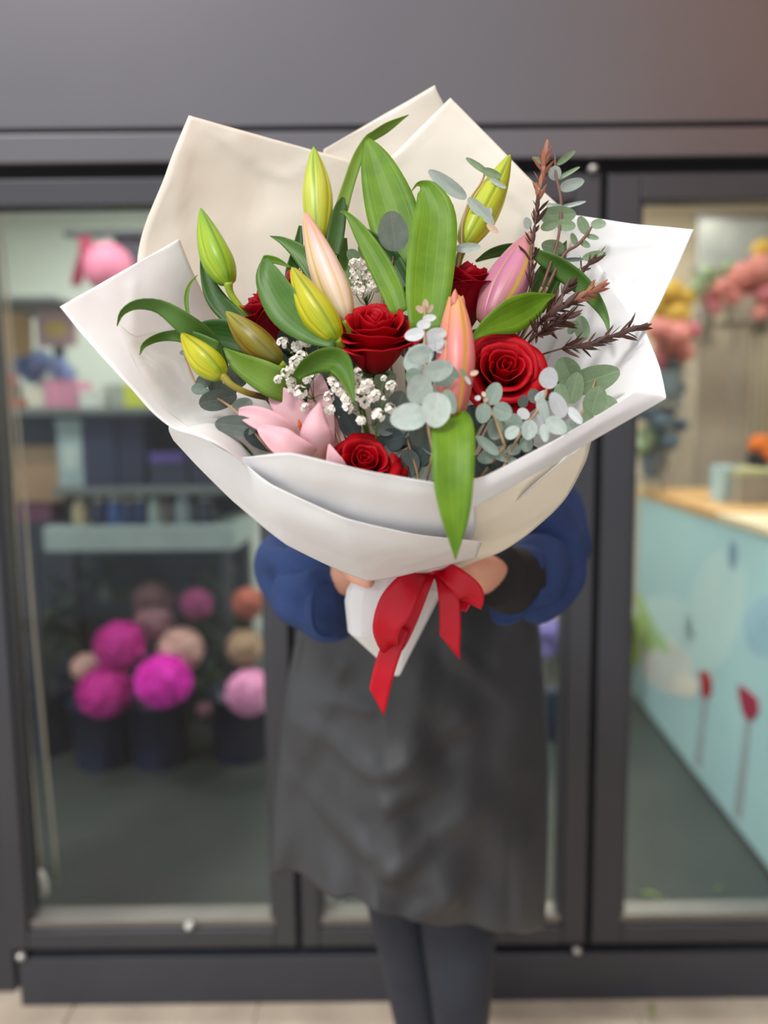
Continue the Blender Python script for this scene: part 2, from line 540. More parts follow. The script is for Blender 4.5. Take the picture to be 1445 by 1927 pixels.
sheet('wrapping_paper', 'cream paper sheet bulging below the folded rim above the hand with the black cuff', [
    [(812, 1078, .845), (836, 1074, .85), (868, 1067, .86)],
    [(825, 1046, .765), (890, 1034, .78), (958, 1030, .80)],
    [(830, 1010, .685), (940, 985, .71), (1048, 957, .745)],
    [(830, 960, .640), (960, 925, .664), (1097, 880, .702)],
    [(830, 916, .628), (970, 880, .652), (1113, 831, .684)]], M['papercream'], seed=7)
sheet('wrapping_paper', 'front paper sheet whose rim runs below the open pink lily and the lowest rose', [
    [(690, 1080, .84), (700, 1082, .83), (735, 1084, .81), (770, 1082, .81), (810, 1078, .82), (850, 1067, .84)],
    [(470, 945, .715), (560, 1000, .69), (620, 1002, .685), (705, 1008, .675), (820, 1015, .685), (890, 1010, .70)],
    [(420, 880, .698), (475, 908, .672), (570, 915, .638), (695, 935, .626), (825, 955, .630), (893, 950, .645)],
    [(405, 838, .690), (450, 861, .664), (545, 852, .618), (690, 886, .607), (830, 909, .613), (893, 905, .620)]], M['paper'], seed=8)
sheet('wrapping_paper', 'pale grey folded paper rim running up from the hanging leaf to the rounded corner', [
    [(838, 972, .607), (890, 955, .612), (1000, 895, .632), (1112, 831, .660), (1254, 750, .682)],
    [(836, 940, .602), (892, 928, .606), (1020, 866, .628), (1130, 800, .654), (1232, 742, .676)],
    [(834, 910, .603), (893, 905, .606), (1040, 830, .630), (1120, 784, .650), (1196, 737, .668)]], M['paper'], seed=9, crumple=0.0008)
sheet('wrapping_paper', 'lowest front paper sheet curving down to the red ribbon', [
    [(326, 828, .702), (372, 878, .705), (440, 945, .705), (540, 1026, .70), (690, 1093, .745), (806, 1072, .77), (896, 1049, .775)],
    [(318, 808, .690), (378, 852, .688), (445, 905, .678), (528, 968, .660), (660, 1035, .665), (790, 1042, .685), (902, 1034, .71)],
    [(322, 792, .680), (384, 824, .674), (452, 866, .656), (512, 912, .642), (650, 975, .634), (780, 1005, .640), (908, 1020, .658)]], M['paper'], seed=10)

# clear inner film
M['film'] = glassmat('clear_film', (0.985, 0.985, 0.98, 1), 0.8)
o = sheet('cellophane_film', 'clear film folded inside the paper by the lowest curling leaf', [
    [(455, 870, .66), (480, 858, .68), (520, 830, .72)],
    [(310, 770, .676), (355, 760, .70), (420, 715, .745)],
    [(262, 700, .682), (310, 690, .71), (372, 660, .755)],
    [(222, 612, .69), (262, 640, .71), (340, 605, .76)]], M['film'], seed=12, crumple=0.006, group='clear film')
o['category'] = 'film'

# wrapped stem end below the hands
def tailwrap():
    prof = [(1062, 672, 826), (1085, 666, 829), (1107, 653, 834), (1130, 649, 823), (1190, 655, 793), (1237, 709, 768), (1262, 738, 756), (1270, 743, 752)]
    n = 14
    verts, faces = [], []
    for i, (y, xl, xr) in enumerate(prof):
        c = at((xl + xr) / 2, y, 0.885 + 0.01 * i / 7)
        hw = (xr - xl) / 2 * mpp(c)
        for j in range(n):
            a = 2 * PI * j / n
            jit = 1 + (0.10 * noise.noise(Vector((j * 1.7, i * 0.9, 3))) if j not in (0, n // 2) else 0)
            verts.append(c + RT * (hw * math.cos(a)) - FW * (hw * 0.62 * math.sin(a) * jit) + UP * (0.004 * noise.noise(Vector((j * 2.1, i * 1.3, 9)))))
    for i in range(len(prof) - 1):
        for j in range(n):
            a, b = i * n + j, i * n + (j + 1) % n
            if (i + j) % 2: faces += [(a, b, b + n), (a, b + n, a + n)]
            else: faces += [(a, b, a + n), (b, b + n, a + n)]
    faces.append(tuple(range((len(prof) - 1) * n, len(prof) * n)))
    o = mk('wrapped_stem_end', verts, faces, M['paper'], smooth=False, solid=0.0004)
    tag(o, 'faceted white paper cone wrapped round the stem ends below the hands', 'paper')
tailwrap()

# ribbon
M['ribbon'] = plain('red_satin_ribbon', (200, 0, 34), 0.4, (186, 0, 30), 20, spec=0.35, transl=0.1)
rb = thing('ribbon_bow', 'red satin ribbon bow tied round the paper above the stem end', 'ribbon', at(800, 1075, .80))
YR = 0.805
strap('bow_loop', rb, [(800, 1066, .83, 14), (776, 1092, YR - .01, 24), (748, 1135, YR - .02, 33, 10), (727, 1180, YR - .018, 26, 20), (730, 1212, YR - .005, 18, 30), (742, 1222, YR + .012, 13, 20)], M['ribbon'], 0.12, solid=0.0004)
strap('bow_loop', rb, [(812, 1070, .835, 12), (795, 1100, YR + .012, 16), (772, 1160, YR + .015, 16), (752, 1205, YR + .016, 15), (742, 1224, YR + .010, 12)], M['ribbon'], 0.05, solid=0.0004)
strap('tail', rb, [(756, 1180, YR + .01, 16), (736, 1222, YR + .004, 20), (722, 1265, YR, 20), (709, 1322, YR + .004, 19)], M['ribbon'], 0.08, skew=24, solid=0.0004)
strap('bow_loop', rb, [(822, 1066, .84, 12), (852, 1084, YR + .005, 20, 10), (884, 1116, YR, 25, 10), (886, 1138, YR + .008, 20, 30)], M['ribbon'], 0.1, solid=0.0004)
strap('bow_loop', rb, [(886, 1136, YR + .008, 18), (860, 1122, YR + .022, 22), (838, 1092, YR + .025, 18), (824, 1072, .845, 12)], M['ribbon'], 0.1, solid=0.0004)
strap('tail', rb, [(828, 1070, .838, 13), (842, 1110, YR + .008, 19), (847, 1160, YR + .004, 20), (846, 1218, YR + .004, 20)], M['ribbon'], 0.08, skew=24, solid=0.0004)
strap('knot', rb, [(792, 1062, .838, 16), (812, 1060, .818, 20), (834, 1063, .838, 16)], M['ribbon'], 0.3, n=10, solid=0.001)

# ---- stems
M['stem'] = plain('green_stem', (96, 128, 48), 0.5, (80, 110, 40), 30)
M['stembrown'] = plain('reddish_twig', (122, 84, 78), 0.6, (104, 72, 64), 40)
M['stemeuc'] = plain('tan_twig', (168, 140, 104), 0.6, (150, 122, 92), 40)
_sk = [0]
def stem_to_bind(parent, p, r0=0.0022, r1=0.0026, mat=None, via=None):
    _sk[0] += 1
    a = _sk[0] * 2.399
    j = (RT * math.cos(a) - FW * math.sin(a) * 0.6) * (0.006 + 0.0016 * (_sk[0] % 9))
    b, t = BIND + j, TAIL + j * 0.35
    mid = p.lerp(b, 0.5) + FW * 0.02
    pts = [p] + ([via] if via else []) + [mid, b, t]
    return tube('stem', parent, pts, [r0] * (len(pts) - 2) + [r1, r1], mat or M['stem'], 6)

# ---- roses
M['rose'] = petalmat('red_rose_petal', (100, 0, 8), (166, 0, 16), (182, 2, 22), 0.10, 0.5, sheen=0.0, nscale=60, spec=0.18)
M['rosedark'] = petalmat('crimson_rose_petal', (96, 0, 12), (146, 0, 22), (164, 4, 30), 0.10, 0.5, sheen=0.0, nscale=60, spec=0.18)
M['sepal'] = leafmat('rose_sepal', (70, 100, 40), (84, 116, 46), (120, 150, 70), 3)
LAY = [(2, .10, .0, .02, 115), (3, .21, .04, .05, 82), (3, .36, .06, .10, 76), (4, .55, .04, .17, 64), (4, .76, -.04, .27, 64), (4, .92, -.28, .30, 60)]
def rose(label, px, py, Y, rpx, axis, seed, mat='rose', layers=LAY, hgt=1.25, openf=1.0):
    c = at(px, py, Y)
    R = rpx * mpp(c)
    A = (RT * axis[0] + UP * axis[1] - FW * axis[2]).normalized()
    X = A.cross(Vector((0.2, 0.3, 0.9))).normalized()
    Z = A.cross(X)
    rnd = random.Random(seed)
    t_ = thing('rose', label, 'flower', c - A * R * hgt, 'red roses')
    stem_to_bind(t_, c - A * R * hgt * 0.98, .003)
    lathe_pts = []
    for li, (n, rt, zt, curl, ha) in enumerate(layers):
        ph0 = rnd.random() * 6.28
        for k in range(n):
            ph = ph0 + 2 * PI * k / n + rnd.uniform(-.12, .12)
            rtk = rt * openf * rnd.uniform(.94, 1.06)
            ztk = zt + rnd.uniform(-.04, .04)
            cu = curl * rnd.uniform(.75, 1.3)
            sd_ = rnd.random() * 50
            nt, ns = 11, 11
            verts, uv = [], []
            for i in range(nt):
                t = i / (nt - 1)
                for j in range(ns):
                    s = -1 + 2 * j / (ns - 1)
                    te = t * (1 - 0.20 * abs(s) ** 3.2)
                    rb_ = 0.10
                    r = rb_ + (rtk - rb_) * min(1.0, te * 1.25) ** 0.62
                    r += 0.03 * s + 0.035 * math.sin(te * PI) * (1 if li > 2 else .3)
                    z = -hgt + (hgt + ztk) * te
                    cc = max(0.0, (te - 0.66) / 0.34)
                    side = 1 + (1.1 if li > 2 else .4) * abs(s) ** 2.4
                    r += cu * cc ** 1.6 * side
                    z -= cu * 0.75 * cc ** 2.6 * side
                    wv = noise.noise(Vector((s * 1.6 + sd_, t * 1.4, sd_ * .3)))
                    r += 0.07 * wv * t * (0.5 + li * .2)
                    z += 0.11 * noise.noise(Vector((s * 2.2, sd_, t))) * t
                    an = ph + s * R_(ha) * (0.62 + 0.38 * math.sin(min(1, te * 1.1) * PI / 2))
                    verts.append(c + (X * math.cos(an) + Z * math.sin(an)) * (r * R) + A * (z * R))
                    uv.append(((s + 1) / 2, t))
            mk('petal', verts, gridfaces(nt, ns), M[mat], t_, uv, solid=0.0004)
    for k in range(5):
        an = k * 2 * PI / 5
        d = X * math.cos(an) + Z * math.sin(an)
        tube('sepal', t_, [c - A * R * hgt, c - A * R * hgt * .95 + d * R * .3, c - A * R * hgt * .85 + d * R * .62], [.0035, .003, .0005], M['sepal'], 5)
    return t_
SIDE = [(2, .10, .04, .02, 120), (3, .22, .06, .06, 80), (3, .36, .05, .12, 74), (4, .52, .03, .20, 66), (4, .66, -.05, .26, 64)]
rose('large red rose in the middle, facing up between the broad leaf and the yellow bud', 706, 588, .70, 74, (0.02, 0.76, 0.65), 3, hgt=1.75)
rose('fully open red rose facing the camera beside the brown sprigs', 954, 684, .70, 70, (0.05, 0.30, 0.95), 11)
rose('lowest red rose half hidden by the front paper rim beside the pink lily', 687, 858, .668, 62, (0.10, 0.55, 0.82), 23)
rose('crimson rose seen from the side, tucked behind the green leaf and olive bud', 488, 546, .757, 96, (-0.60, 0.66, 0.40), 31, 'rosedark', SIDE, 1.45)
rose('dark crimson rose seen from the side behind the pink purple bud', 878, 500, .772, 78, (0.12, 0.93, 0.32), 41, 'rosedark', SIDE, 1.7)

# ---- lilies
GREEN = leafmat('lily_leaf', (72, 114, 22), (92, 134, 32), (138, 168, 76), 6, back=(92, 132, 50))
GREENB = leafmat('lily_leaf_bright', (86, 130, 16), (114, 156, 28), (156, 186, 74), 5, back=(114, 154, 48))
GREEND = leafmat('lily_leaf_dark', (34, 72, 16), (48, 90, 24), (102, 136, 60), 7, 0.45, 0.2)
GREENS = leafmat('lily_leaf_sheen', (84, 124, 50), (68, 108, 32), (124, 156, 88), 8, 0.42, 0.2)
GREENP = leafmat('lily_leaf_pale', (108, 142, 46), (120, 154, 56), (146, 174, 84), 9, 0.45, 0.25)
BUD_G = budmat('green_bud', (128, 168, 26), (150, 186, 28), (118, 164, 40), (86, 130, 24), (178, 198, 40))
BUD_Y = budmat('yellow_bud', (150, 176, 16), (196, 194, 20), (188, 178, 20), (112, 126, 14), (214, 204, 30))
BUD_YG = budmat('yellow_green_bud', (176, 196, 60), (206, 214, 92), (160, 196, 40), (112, 150, 24), (214, 208, 44))
BUD_O = budmat('olive_bud', (96, 96, 20), (140, 128, 28), (160, 160, 34), (84, 84, 16), (148, 110, 40))
BUD_PW = budmat('blush_white_bud', (236, 224, 190), (240, 208, 202), (232, 150, 150), (206, 170, 90), (226, 200, 110), line=.5)
BUD_PK = budmat('pink_bud', (150, 70, 66), (232, 138, 140), (236, 176, 110), (196, 150, 40), (216, 130, 110), line=.9)
BUD_PU = budmat('pink_purple_bud', (176, 110, 116), (204, 130, 164), (214, 150, 120), (206, 176, 60), (188, 104, 154), line=.9)
BUD_YL = budmat('lime_bud', (180, 200, 50), (194, 206, 60), (170, 190, 40), (120, 140, 20), (206, 200, 40))

def bud(parent, b, tp, w, mat, rot=0.0, fat=0.36, tipw=0.10, bend=0.0, ped=None, pmat=None, open_=0):
    """lily bud from base pixel b to tip pixel tp, w pixels wide"""
    B, T = q(*b), q(*tp)
    ax = T - B
    Lg = ax.length
    A = ax.normalized()
    V = ((B + T) / 2 - CAM).normalized()
    S = A.cross(V).normalized()
    N = S.cross(A).normalized()
    if N.dot(V) > 0: N = -N
    hw = w / 2 * mpp((B + T) / 2)
    nv, nu = 22, 37
    verts, uv = [], []
    for i in range(nv):
        v = i / (nv - 1)
        if v < fat:
            r = 0.40 + 0.60 * math.sin(v / fat * PI / 2) ** 0.8
        else:
            x = (v - fat) / (1 - fat)
            r = 1 - (1 - tipw) * x ** 1.75
        if v > 0.97: r *= 1 - ((v - 0.97) / 0.03) * 0.75
        if v < 0.02: r *= 0.45
        for j in range(nu):
            u = j / (nu - 1)
            th = 2 * PI * u
            fr = (u * 3) % 1.0
            d = abs(fr - 0.5)
            groove = math.exp(-((0.5 - d) / 0.035) ** 2)
            rib = math.exp(-(d / 0.06) ** 2)
            k = 1 + 0.05 * math.cos(2 * PI * fr * 1.0 + PI) - 0.10 * groove * (0.4 + v * .6) - 0.045 * rib
            rr = r * hw * k
            a = th + rot
            p = B + A * (Lg * v) + S * (rr * math.cos(a)) + N * (rr * math.sin(a)) + S * (bend * hw * math.sin(v * PI))
            verts.append(p)
            uv.append((u, v))
    o = mk('bud', verts, gridfaces(nv, nu), mat, parent, uv)
    if open_:
        for k in range(3):
            a = rot + k * 2 * PI / 3 + 0.5
            d = S * math.cos(a) + N * math.sin(a)
            p0 = B + A * (Lg * .86) + d * hw * .34
            p1 = B + A * (Lg * .95) + d * hw * .36
            p2 = B + A * (Lg * (1.0 + .03 * (k == 0))) + d * hw * (.42 if k else .1)
            tube('tepal_tip', o, [p0, p1, p2], [hw * .24, hw * .18, hw * .02], mat, 6)
    if ped:
        pts = [B + A * Lg * .02] + [q(*c) for c in ped]
        tube('pedicel', o, pts, [hw * .30] + [hw * .22] * (len(pts) - 1), pmat or PED, 8)
    return o
PED = plain('bud_pedicel', (150, 178, 34), 0.45, (138, 160, 34), 20)
PEDR = plain('reddish_pedicel', (150, 150, 34), 0.45, (112, 66, 44), 14)

def lf(parent, pts, mat, o=0.0, **kw):
    return strap('leaf', parent, [(c[0], c[1], D(c[0], c[1]) + (c[4] if len(c) > 4 else 0.0) + o, c[2], c[3] if len(c) > 3 else 0.0) for c in pts], mat, **kw)

# left lily stem
l1 = thing('budding_lily', 'lily stem of closed green and yellow buds with leaves curling over the white paper', 'flower', q(500, 745, .04), 'lily stems')
stem_to_bind(l1, q(480, 640, .05), .0035, via=q(500, 745, .05))
bud(l1, (430, 534, .0), (377, 391, -.01), 60, BUD_G, 0.9, .30, .06, .12, [(436, 556, .01), (470, 604, .03), (492, 650, .05)])
bud(l1, (419, 708, -.03), (341, 627, -.04), 58, BUD_Y, 0.9, .34, .10, .1, [(438, 726, -.025), (468, 740, -.01), (500, 748, .04)], PEDR)
bud(l1, (528, 685, -.005), (425, 586, -.02), 60, BUD_O, 0.7, .42, .09, .1, [(545, 705, .01), (540, 740, .03)])
bud(l1, (634, 640, -.03), (549, 503, -.045), 66, BUD_Y, 0.8, .36, .12, .12, [(645, 665, -.01), (620, 720, .03)])
lf(l1, [(220, 614, .6, 0, -.03), (230, 588, 5, 20, -.035), (258, 572, 9, 25, -.03), (300, 576, 13, 20, -.015), (345, 606, 20, 10), (390, 645, 22, 0, .03), (416, 690, 14, 0, .055), (424, 712, 4, 0, .06)], GREENS, -.045)
lf(l1, [(263, 668, .6, 0, -.025), (272, 648, 5, 20, -.025), (300, 634, 8, 20, -.01), (335, 632, 11), (370, 640, 14), (410, 655, 12)], GREENS, -.028)
lf(l1, [(372, 632, 22), (410, 628, 27), (460, 640, 28), (520, 665, 18)], GREEND, .0)
lf(l1, [(378, 474, 1), (386, 515, 9), (405, 560, 18), (438, 597, 19), (480, 630, 12)], GREEND, .02)
lf(l1, [(372, 517, .4), (356, 536, 2.5), (350, 562, 4), (354, 596, 3)], GREENB, -.02)
lf(l1, [(421, 655, 2), (450, 682, 18, 10), (505, 712, 30, 10), (548, 734, 27, 0, .02), (590, 762, 10, 0, .05)], GREENP, -.008)
lf(l1, [(548, 504, 1), (522, 491, 6), (500, 487, 7), (503, 495, 7)], GREENB, -.025, n=14)
lf(l1, [(499, 487, 6), (507, 525, 25, 15), (540, 580, 35, 15), (585, 622, 25, 10), (630, 650, 6)], GREENS, -.032, cup=.3)
lf(l1, [(368, 805, 1), (405, 822, 9), (440, 845, 18), (470, 878, 20)], GREEND, .01)
# back lily stem
l2 = thing('budding_lily', 'lily stem carrying the tall yellow-green bud and the blush white bud in front of it', 'flower', q(640, 640, .05), 'lily stems')
stem_to_bind(l2, q(630, 560, .05), .0035, via=q(655, 650, .05))
bud(l2, (600, 455, .01), (590, 276, .0), 57, BUD_YG, 0.35, .45, .07, -.06, [(606, 485, .02), (625, 570, .05)])
bud(l2, (652, 606, -.005), (574, 400, -.02), 66, BUD_PW, 0.85, .30, .15, .05, [(660, 640, .01), (650, 680, .04)])
lf(l2, [(612, 490, 10), (622, 450, 15), (640, 400, 13), (655, 350, 11), (672, 300, 10), (690, 264, 7), (704, 254, 8, 20), (730, 238, 8, 20), (769, 216, .5)], GREENP, .012, n=30)
lf(l2, [(625, 480, 14), (632, 440, 16), (640, 395, 12), (646, 372, 3)], GREEND, .004)
lf(l2, [(640, 398, 1), (655, 405, 5), (680, 440, 14), (712, 495, 21), (738, 548, 22), (752, 590, 16)], GREENB, -.008)
lf(l2, [(668, 425, 5), (705, 455, 14), (738, 495, 20), (765, 545, 18)], GREEND, .008)
lf(l2, [(508, 444, .6), (535, 455, 8), (570, 482, 17), (600, 525, 20), (620, 570, 14)], GREENS, .015)
lf(l2, [(565, 425, 3), (560, 470, 10), (548, 520, 12), (560, 560, 12)], GREEND, .03)
lf(l2, [(650, 448, 3), (645, 490, 12), (655, 550, 14)], GREENS, .022)
lf(l2, [(556, 708, 9, 20), (578, 688, 17, 20), (612, 676, 22, 10), (638, 684, 24), (655, 718, 13), (667, 759, .5)], GREEN, -.03, cup=.4)
# right lily stem
l3 = thing('budding_lily', 'lily stem with three long pink and lime buds and the broad upright leaves', 'flower', q(860, 640, .05), 'lily stems')
stem_to_bind(l3, q(870, 560, .055), .0035, via=q(850, 680, .05))
bud(l3, (872, 462, .0), (960, 291, .0), 62, BUD_YL, 0.5, .38, .10, -.1, [(862, 500, .03), (868, 570, .05)])
bud(l3, (853, 795, -.035), (857, 553, -.05), 74, BUD_PK, 0.95, .50, .26, -.10, [(846, 820, .0), (845, 850, .03)], PEDR, open_=1)
bud(l3, (915, 612, .01), (1000, 436, .01), 84, BUD_PU, 0.9, .38, .10, -.05, [(900, 640, .03), (880, 690, .05)], PEDR)
lf(l3, [(775, 560, 40), (758, 470, 48), (735, 390, 47), (712, 320, 33), (698, 280, 16), (690, 263, 4)], GREENB, .01, cup=.22)
lf(l3, [(802, 625, 30), (805, 560, 42), (813, 470, 45), (818, 405, 38), (806, 362, 22), (796, 348, 9), (785, 347, 3, 0), (774, 360, .6)], GREENB, -.02, cup=.25, n=28)
strap('leaf', l3, [(848, 780, .64, 22), (850, 795, .622, 36), (853, 830, .600, 40), (853, 900, .585, 38), (856, 965, .580, 28), (857, 1015, .582, 13), (857, 1054, .585, .5)], GREENB, cup=.22, n=26)
lf(l3, [(888, 638, 3), (918, 615, 17), (960, 595, 32, 10), (1000, 575, 25, 10), (1025, 562, 10), (1047, 554, .5)], GREENB, -.012)
lf(l3, [(1008, 478, 10), (1048, 500, 18, 20), (1090, 532, 18, 10), (1122, 568, 12), (1140, 600, 6), (1146, 630, .5)], GREENS, .0)
lf(l3, [(1005, 585, 18), (1025, 535, 26), (1048, 490, 16), (1066, 453, .8)], GREEND, .015)
lf(l3, [(895, 492, 2), (925, 477, 9), (965, 468, 10), (1010, 472, 6)], GREEND, .03)
# open lily
M['lily'] = petalmat('pink_lily_tepal', (238, 208, 178), (238, 192, 200), (240, 196, 206), 0.25, 0.5, edge=(244, 186, 200))
M['anther'] = plain('orange_anther', (200, 90, 20), 0.7, (180, 70, 14), 60)
l4 = thing('lily_flower', 'open pale pink lily with orange anther just above the front paper rim', 'flower', q(590, 850, -.01), 'lily stems')
stem_to_bind(l4, q(590, 860, .02), .0035)
def tp(pts, o=0.0, **kw):
    return strap('tepal', l4, [(c[0], c[1], D(c[0], c[1]) + c[3] + o + (.014 if max(z[1] for z in pts) >= 870 else 0.0), c[2], c[4] if len(c) > 4 else 0.0) for c in pts], M['lily'], solid=.0008, n=20, **kw)
tp([(590, 855, 10, .02), (560, 830, 20, .012), (520, 805, 23, 0, 15), (480, 785, 20, -.005, 15), (455, 776, 10, -.004), (449, 775, 2, -.003)], cup=.35)
tp([(592, 850, 12, .03), (572, 805, 26, .022), (547, 770, 29, .015), (522, 745, 20, .01), (510, 734, 4, .01)], cup=.3)
tp([(612, 855, 14, .035), (608, 810, 22, .03), (602, 765, 24, .025), (600, 725, 15, .022), (602, 703, 3, .022)], cup=.3)
tp([(612, 880, 24, .0), (600, 850, 31, -.022), (595, 815, 30, -.032), (596, 785, 20, -.03), (602, 757, 2, -.022)], cup=-.45)
tp([(600, 872, 14, -.0), (570, 858, 26, -.028), (535, 838, 26, -.035, 20), (505, 816, 17, -.03, 20), (484, 803, 3, -.024)], cup=.4, wavy=.12)
tp([(634, 894, 24, -.015), (631, 876, 20, -.028), (625, 856, 11, -.03), (619, 836, 2, -.026)], cup=.2)
tp([(600, 880, 16, .02), (632, 850, 20, .02), (628, 800, 10, .025), (622, 770, 2, .028)], cup=.2)
for a in ((564, 800), (575, 812), (586, 806)):
    fp = q(a[0], a[1], -.002)
    fo = tube('filament', l4, [q(594, 856, .015), q(582, 830, .004), fp], [.0012, .001, .0008], M['stem'], 5)
    tube('anther', fo, [fp + UP * .005 - RT * .001, fp, fp - UP * .005 + RT * .001], [.0008, .002, .0008], M['anther'], 6)

# ---- eucalyptus
def eucmesh(name, mat, fold=0.10):
    nr, ns = 5, 20
    verts, uv, faces = [(0, 0, 0)], [(0.5, 0.5)], []
    for i in range(1, nr):
        r = i / (nr - 1)
        for j in range(ns):
            a = 2 * PI * j / ns
            x, y = 0.5 * r * math.cos(a), 0.5 * r * math.sin(a)
            x *= 1 - 0.10 * (y / .5)
            verts.append((x, y, fold * (abs(x) * 0.7 + (x * x + y * y))))
            uv.append((x + .5, y + .5))
    for j in range(ns): faces.append((0, 1 + j, 1 + (j + 1) % ns))
    for i in range(nr - 2):
        for j in range(ns):
            a, b = 1 + i * ns + j, 1 + i * ns + (j + 1) % ns
            faces.append((a, a + ns, b + ns, b))
    me = bpy.data.meshes.new(name)
    me.from_pydata(verts, [], faces)
    l = me.uv_layers.new(name='UVMap')
    for lp in me.loops: l.data[lp.index].uv = uv[lp.vertex_index]
    me.polygons.foreach_set('use_smooth', [True] * len(me.polygons))
    me.materials.append(mat)
    return me
def eucmat(name, c1, c2, vein, transl=.2):
    t = NT(name)
    uv = t.n('ShaderNodeUVMap'); sp = t.n('ShaderNodeSeparateXYZ'); t.l(uv.outputs[0], sp.inputs[0])
    oi = t.n('ShaderNodeObjectInfo')
    ad = t.n('ShaderNodeVectorMath', operation='ADD'); t.l(uv.outputs[0], ad.inputs[0]); t.l(oi.outputs['Random'], ad.inputs[1])
    f = t.ramp(t.noise(4, 4, ad.outputs[0]), 0.35, 0.65)
    c = t.mix(f, lin(c1), lin(c2))
    x = t.math('ABSOLUTE', t.math('SUBTRACT', sp.outputs[0], 0.5))
    vo = t.n('ShaderNodeTexVoronoi', feature='DISTANCE_TO_EDGE'); vo.inputs['Scale'].default_value = 6
    t.l(ad.outputs[0], vo.inputs['Vector'])
    c = t.mix(t.math('MULTIPLY', t.ramp(vo.outputs['Distance'], 0.06, 0.0), 0.16), c, lin(vein))
    c = t.mix(t.math('MULTIPLY', t.ramp(x, 0.03, 0.0), 0.5), c, lin(vein))
    c = t.mix(t.math('MULTIPLY', oi.outputs['Random'], 0.25), c, lin(c2))
    t.l(c, t.b.inputs['Base Color'])
    t.b.inputs['Roughness'].default_value = 0.5
    t.translucent(c, transl)
    return t.m
EUC = {'p': eucmesh('eucalyptus_leaf_pale', eucmat('euc_pale', (166, 186, 180), (190, 202, 196), (216, 212, 198))),
       'w': eucmesh('eucalyptus_leaf_whitish', eucmat('euc_whitish', (214, 214, 220), (196, 206, 208), (222, 214, 206))),
       'm': eucmesh('eucalyptus_leaf_mid', eucmat('euc_mid', (144, 162, 150), (130, 150, 140), (176, 186, 170))),
       'g': eucmesh('eucalyptus_leaf_green', eucmat('euc_green', (138, 160, 124), (124, 150, 116), (176, 190, 156))),
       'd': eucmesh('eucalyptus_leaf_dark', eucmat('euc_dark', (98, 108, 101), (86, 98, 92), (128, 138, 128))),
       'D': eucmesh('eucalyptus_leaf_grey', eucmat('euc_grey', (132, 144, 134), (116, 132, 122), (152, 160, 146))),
       'k': eucmesh('eucalyptus_leaf_shade', eucmat('euc_shade', (66, 82, 82), (58, 74, 74), (96, 110, 106))),  # dark copy; the bunch's inner shade is put into its colour
       'o': eucmesh('eucalyptus_leaf_blush', eucmat('euc_blush', (226, 190, 170), (214, 196, 170), (232, 206, 190)))}
rng = random.Random(5)
def eleaf(parent, cx, cy, rx, ry, ang, kind='p', o=0.0, tilt=22):
    c = q(cx, cy, o)
    s = mpp(c)
    Dr = RT * math.cos(R_(ang)) + UP * math.sin(R_(ang))
    N = -(c - CAM).normalized()
    Sd = Dr.cross(N).normalized()
    Dr = N.cross(Sd).normalized()
    t1, t2 = R_(rng.uniform(-tilt, tilt)), R_(rng.uniform(-tilt, tilt))
    Q = Matrix.Rotation(t1, 3, Dr) @ Matrix.Rotation(t2, 3, Sd)
    Dr, Sd, N = Q @ Dr, Q @ Sd, Q @ N
    Mx = Matrix((Sd * 2 * rx * s / max(.6, math.cos(t1)), Dr * 2 * ry * s / max(.6, math.cos(t2)), N * (rx + ry) * s)).transposed().to_4x4()
    Mx.translation = c
    return instance('leaf', EUC[kind], Mx, parent)

def sprig(label, stem, leaves, mat=None, o=0.0, r=.0013, group='eucalyptus sprigs', tilt=22):
    """stem: pixels from the tip down; leaves: (cx,cy,rx,ry,angle,kind[,offset])"""
    base = q(stem[-1][0], stem[-1][1], o)
    t_ = thing('eucalyptus_sprig', label, 'eucalyptus', base, group)
    pts = [q(x, y, o) for x, y in stem]
    tube('twig', t_, pts, [r * .6] + [r] * (len(pts) - 1), mat or M['stemeuc'], 6)
    stem_to_bind(t_, base, r, .002, M['stemeuc'])
    for L in leaves:
        eleaf(t_, *L[:6], (L[6] if len(L) > 6 else 0.0) + o, tilt)
    return t_

sprig('pale blue-green eucalyptus sprig standing in front of the pink bud', [(800, 575), (799, 620), (800, 680), (806, 740), (806, 800), (815, 850)], [
    (800, 572, 6, 9, 90, 'o', -.002), (790, 582, 6, 9, 150, 'o'), (809, 581, 5, 9, 60, 'o'), (808, 599, 7, 13, 10, 'w', -.002), (797, 611, 9, 13, 190, 'w', -.004),
    (780, 630, 12, 19, 185, 'w', .002), (820, 630, 13, 20, 15, 'w', .001), (814, 647, 14, 21, 195, 'w', .004), (829, 652, 13, 14, -40, 'w', .006),
    (790, 669, 17, 26, 185, 'p', -.006), (786, 675, 23, 30, 215, 'p', .003), (824, 697, 20, 29, 10, 'p', -.010), (838, 706, 22, 26, -20, 'm', .002),
    (788, 734, 26, 27, 225, 'p', -.006), (777, 708, 16, 14, 160, 'm', .006), (768, 786, 26, 34, 200, 'p', .002), (820, 772, 28, 33, 260, 'p', -.010), (846, 756, 13, 24, 290, 'm', .004),
    (775, 660, 5, 8, 130, 'o', .006), (768, 706, 4, 6, 170, 'g', .0), (872, 702, 5, 9, 300, 'g', -.004), (892, 702, 5, 8, 20, 'o', -.004), (880, 716, 4, 9, -50, 'w', -.004),
    (823, 810, 14, 22, 200, 'm', .02), (790, 815, 22, 26, 250, 'd', .015)], o=-.062)
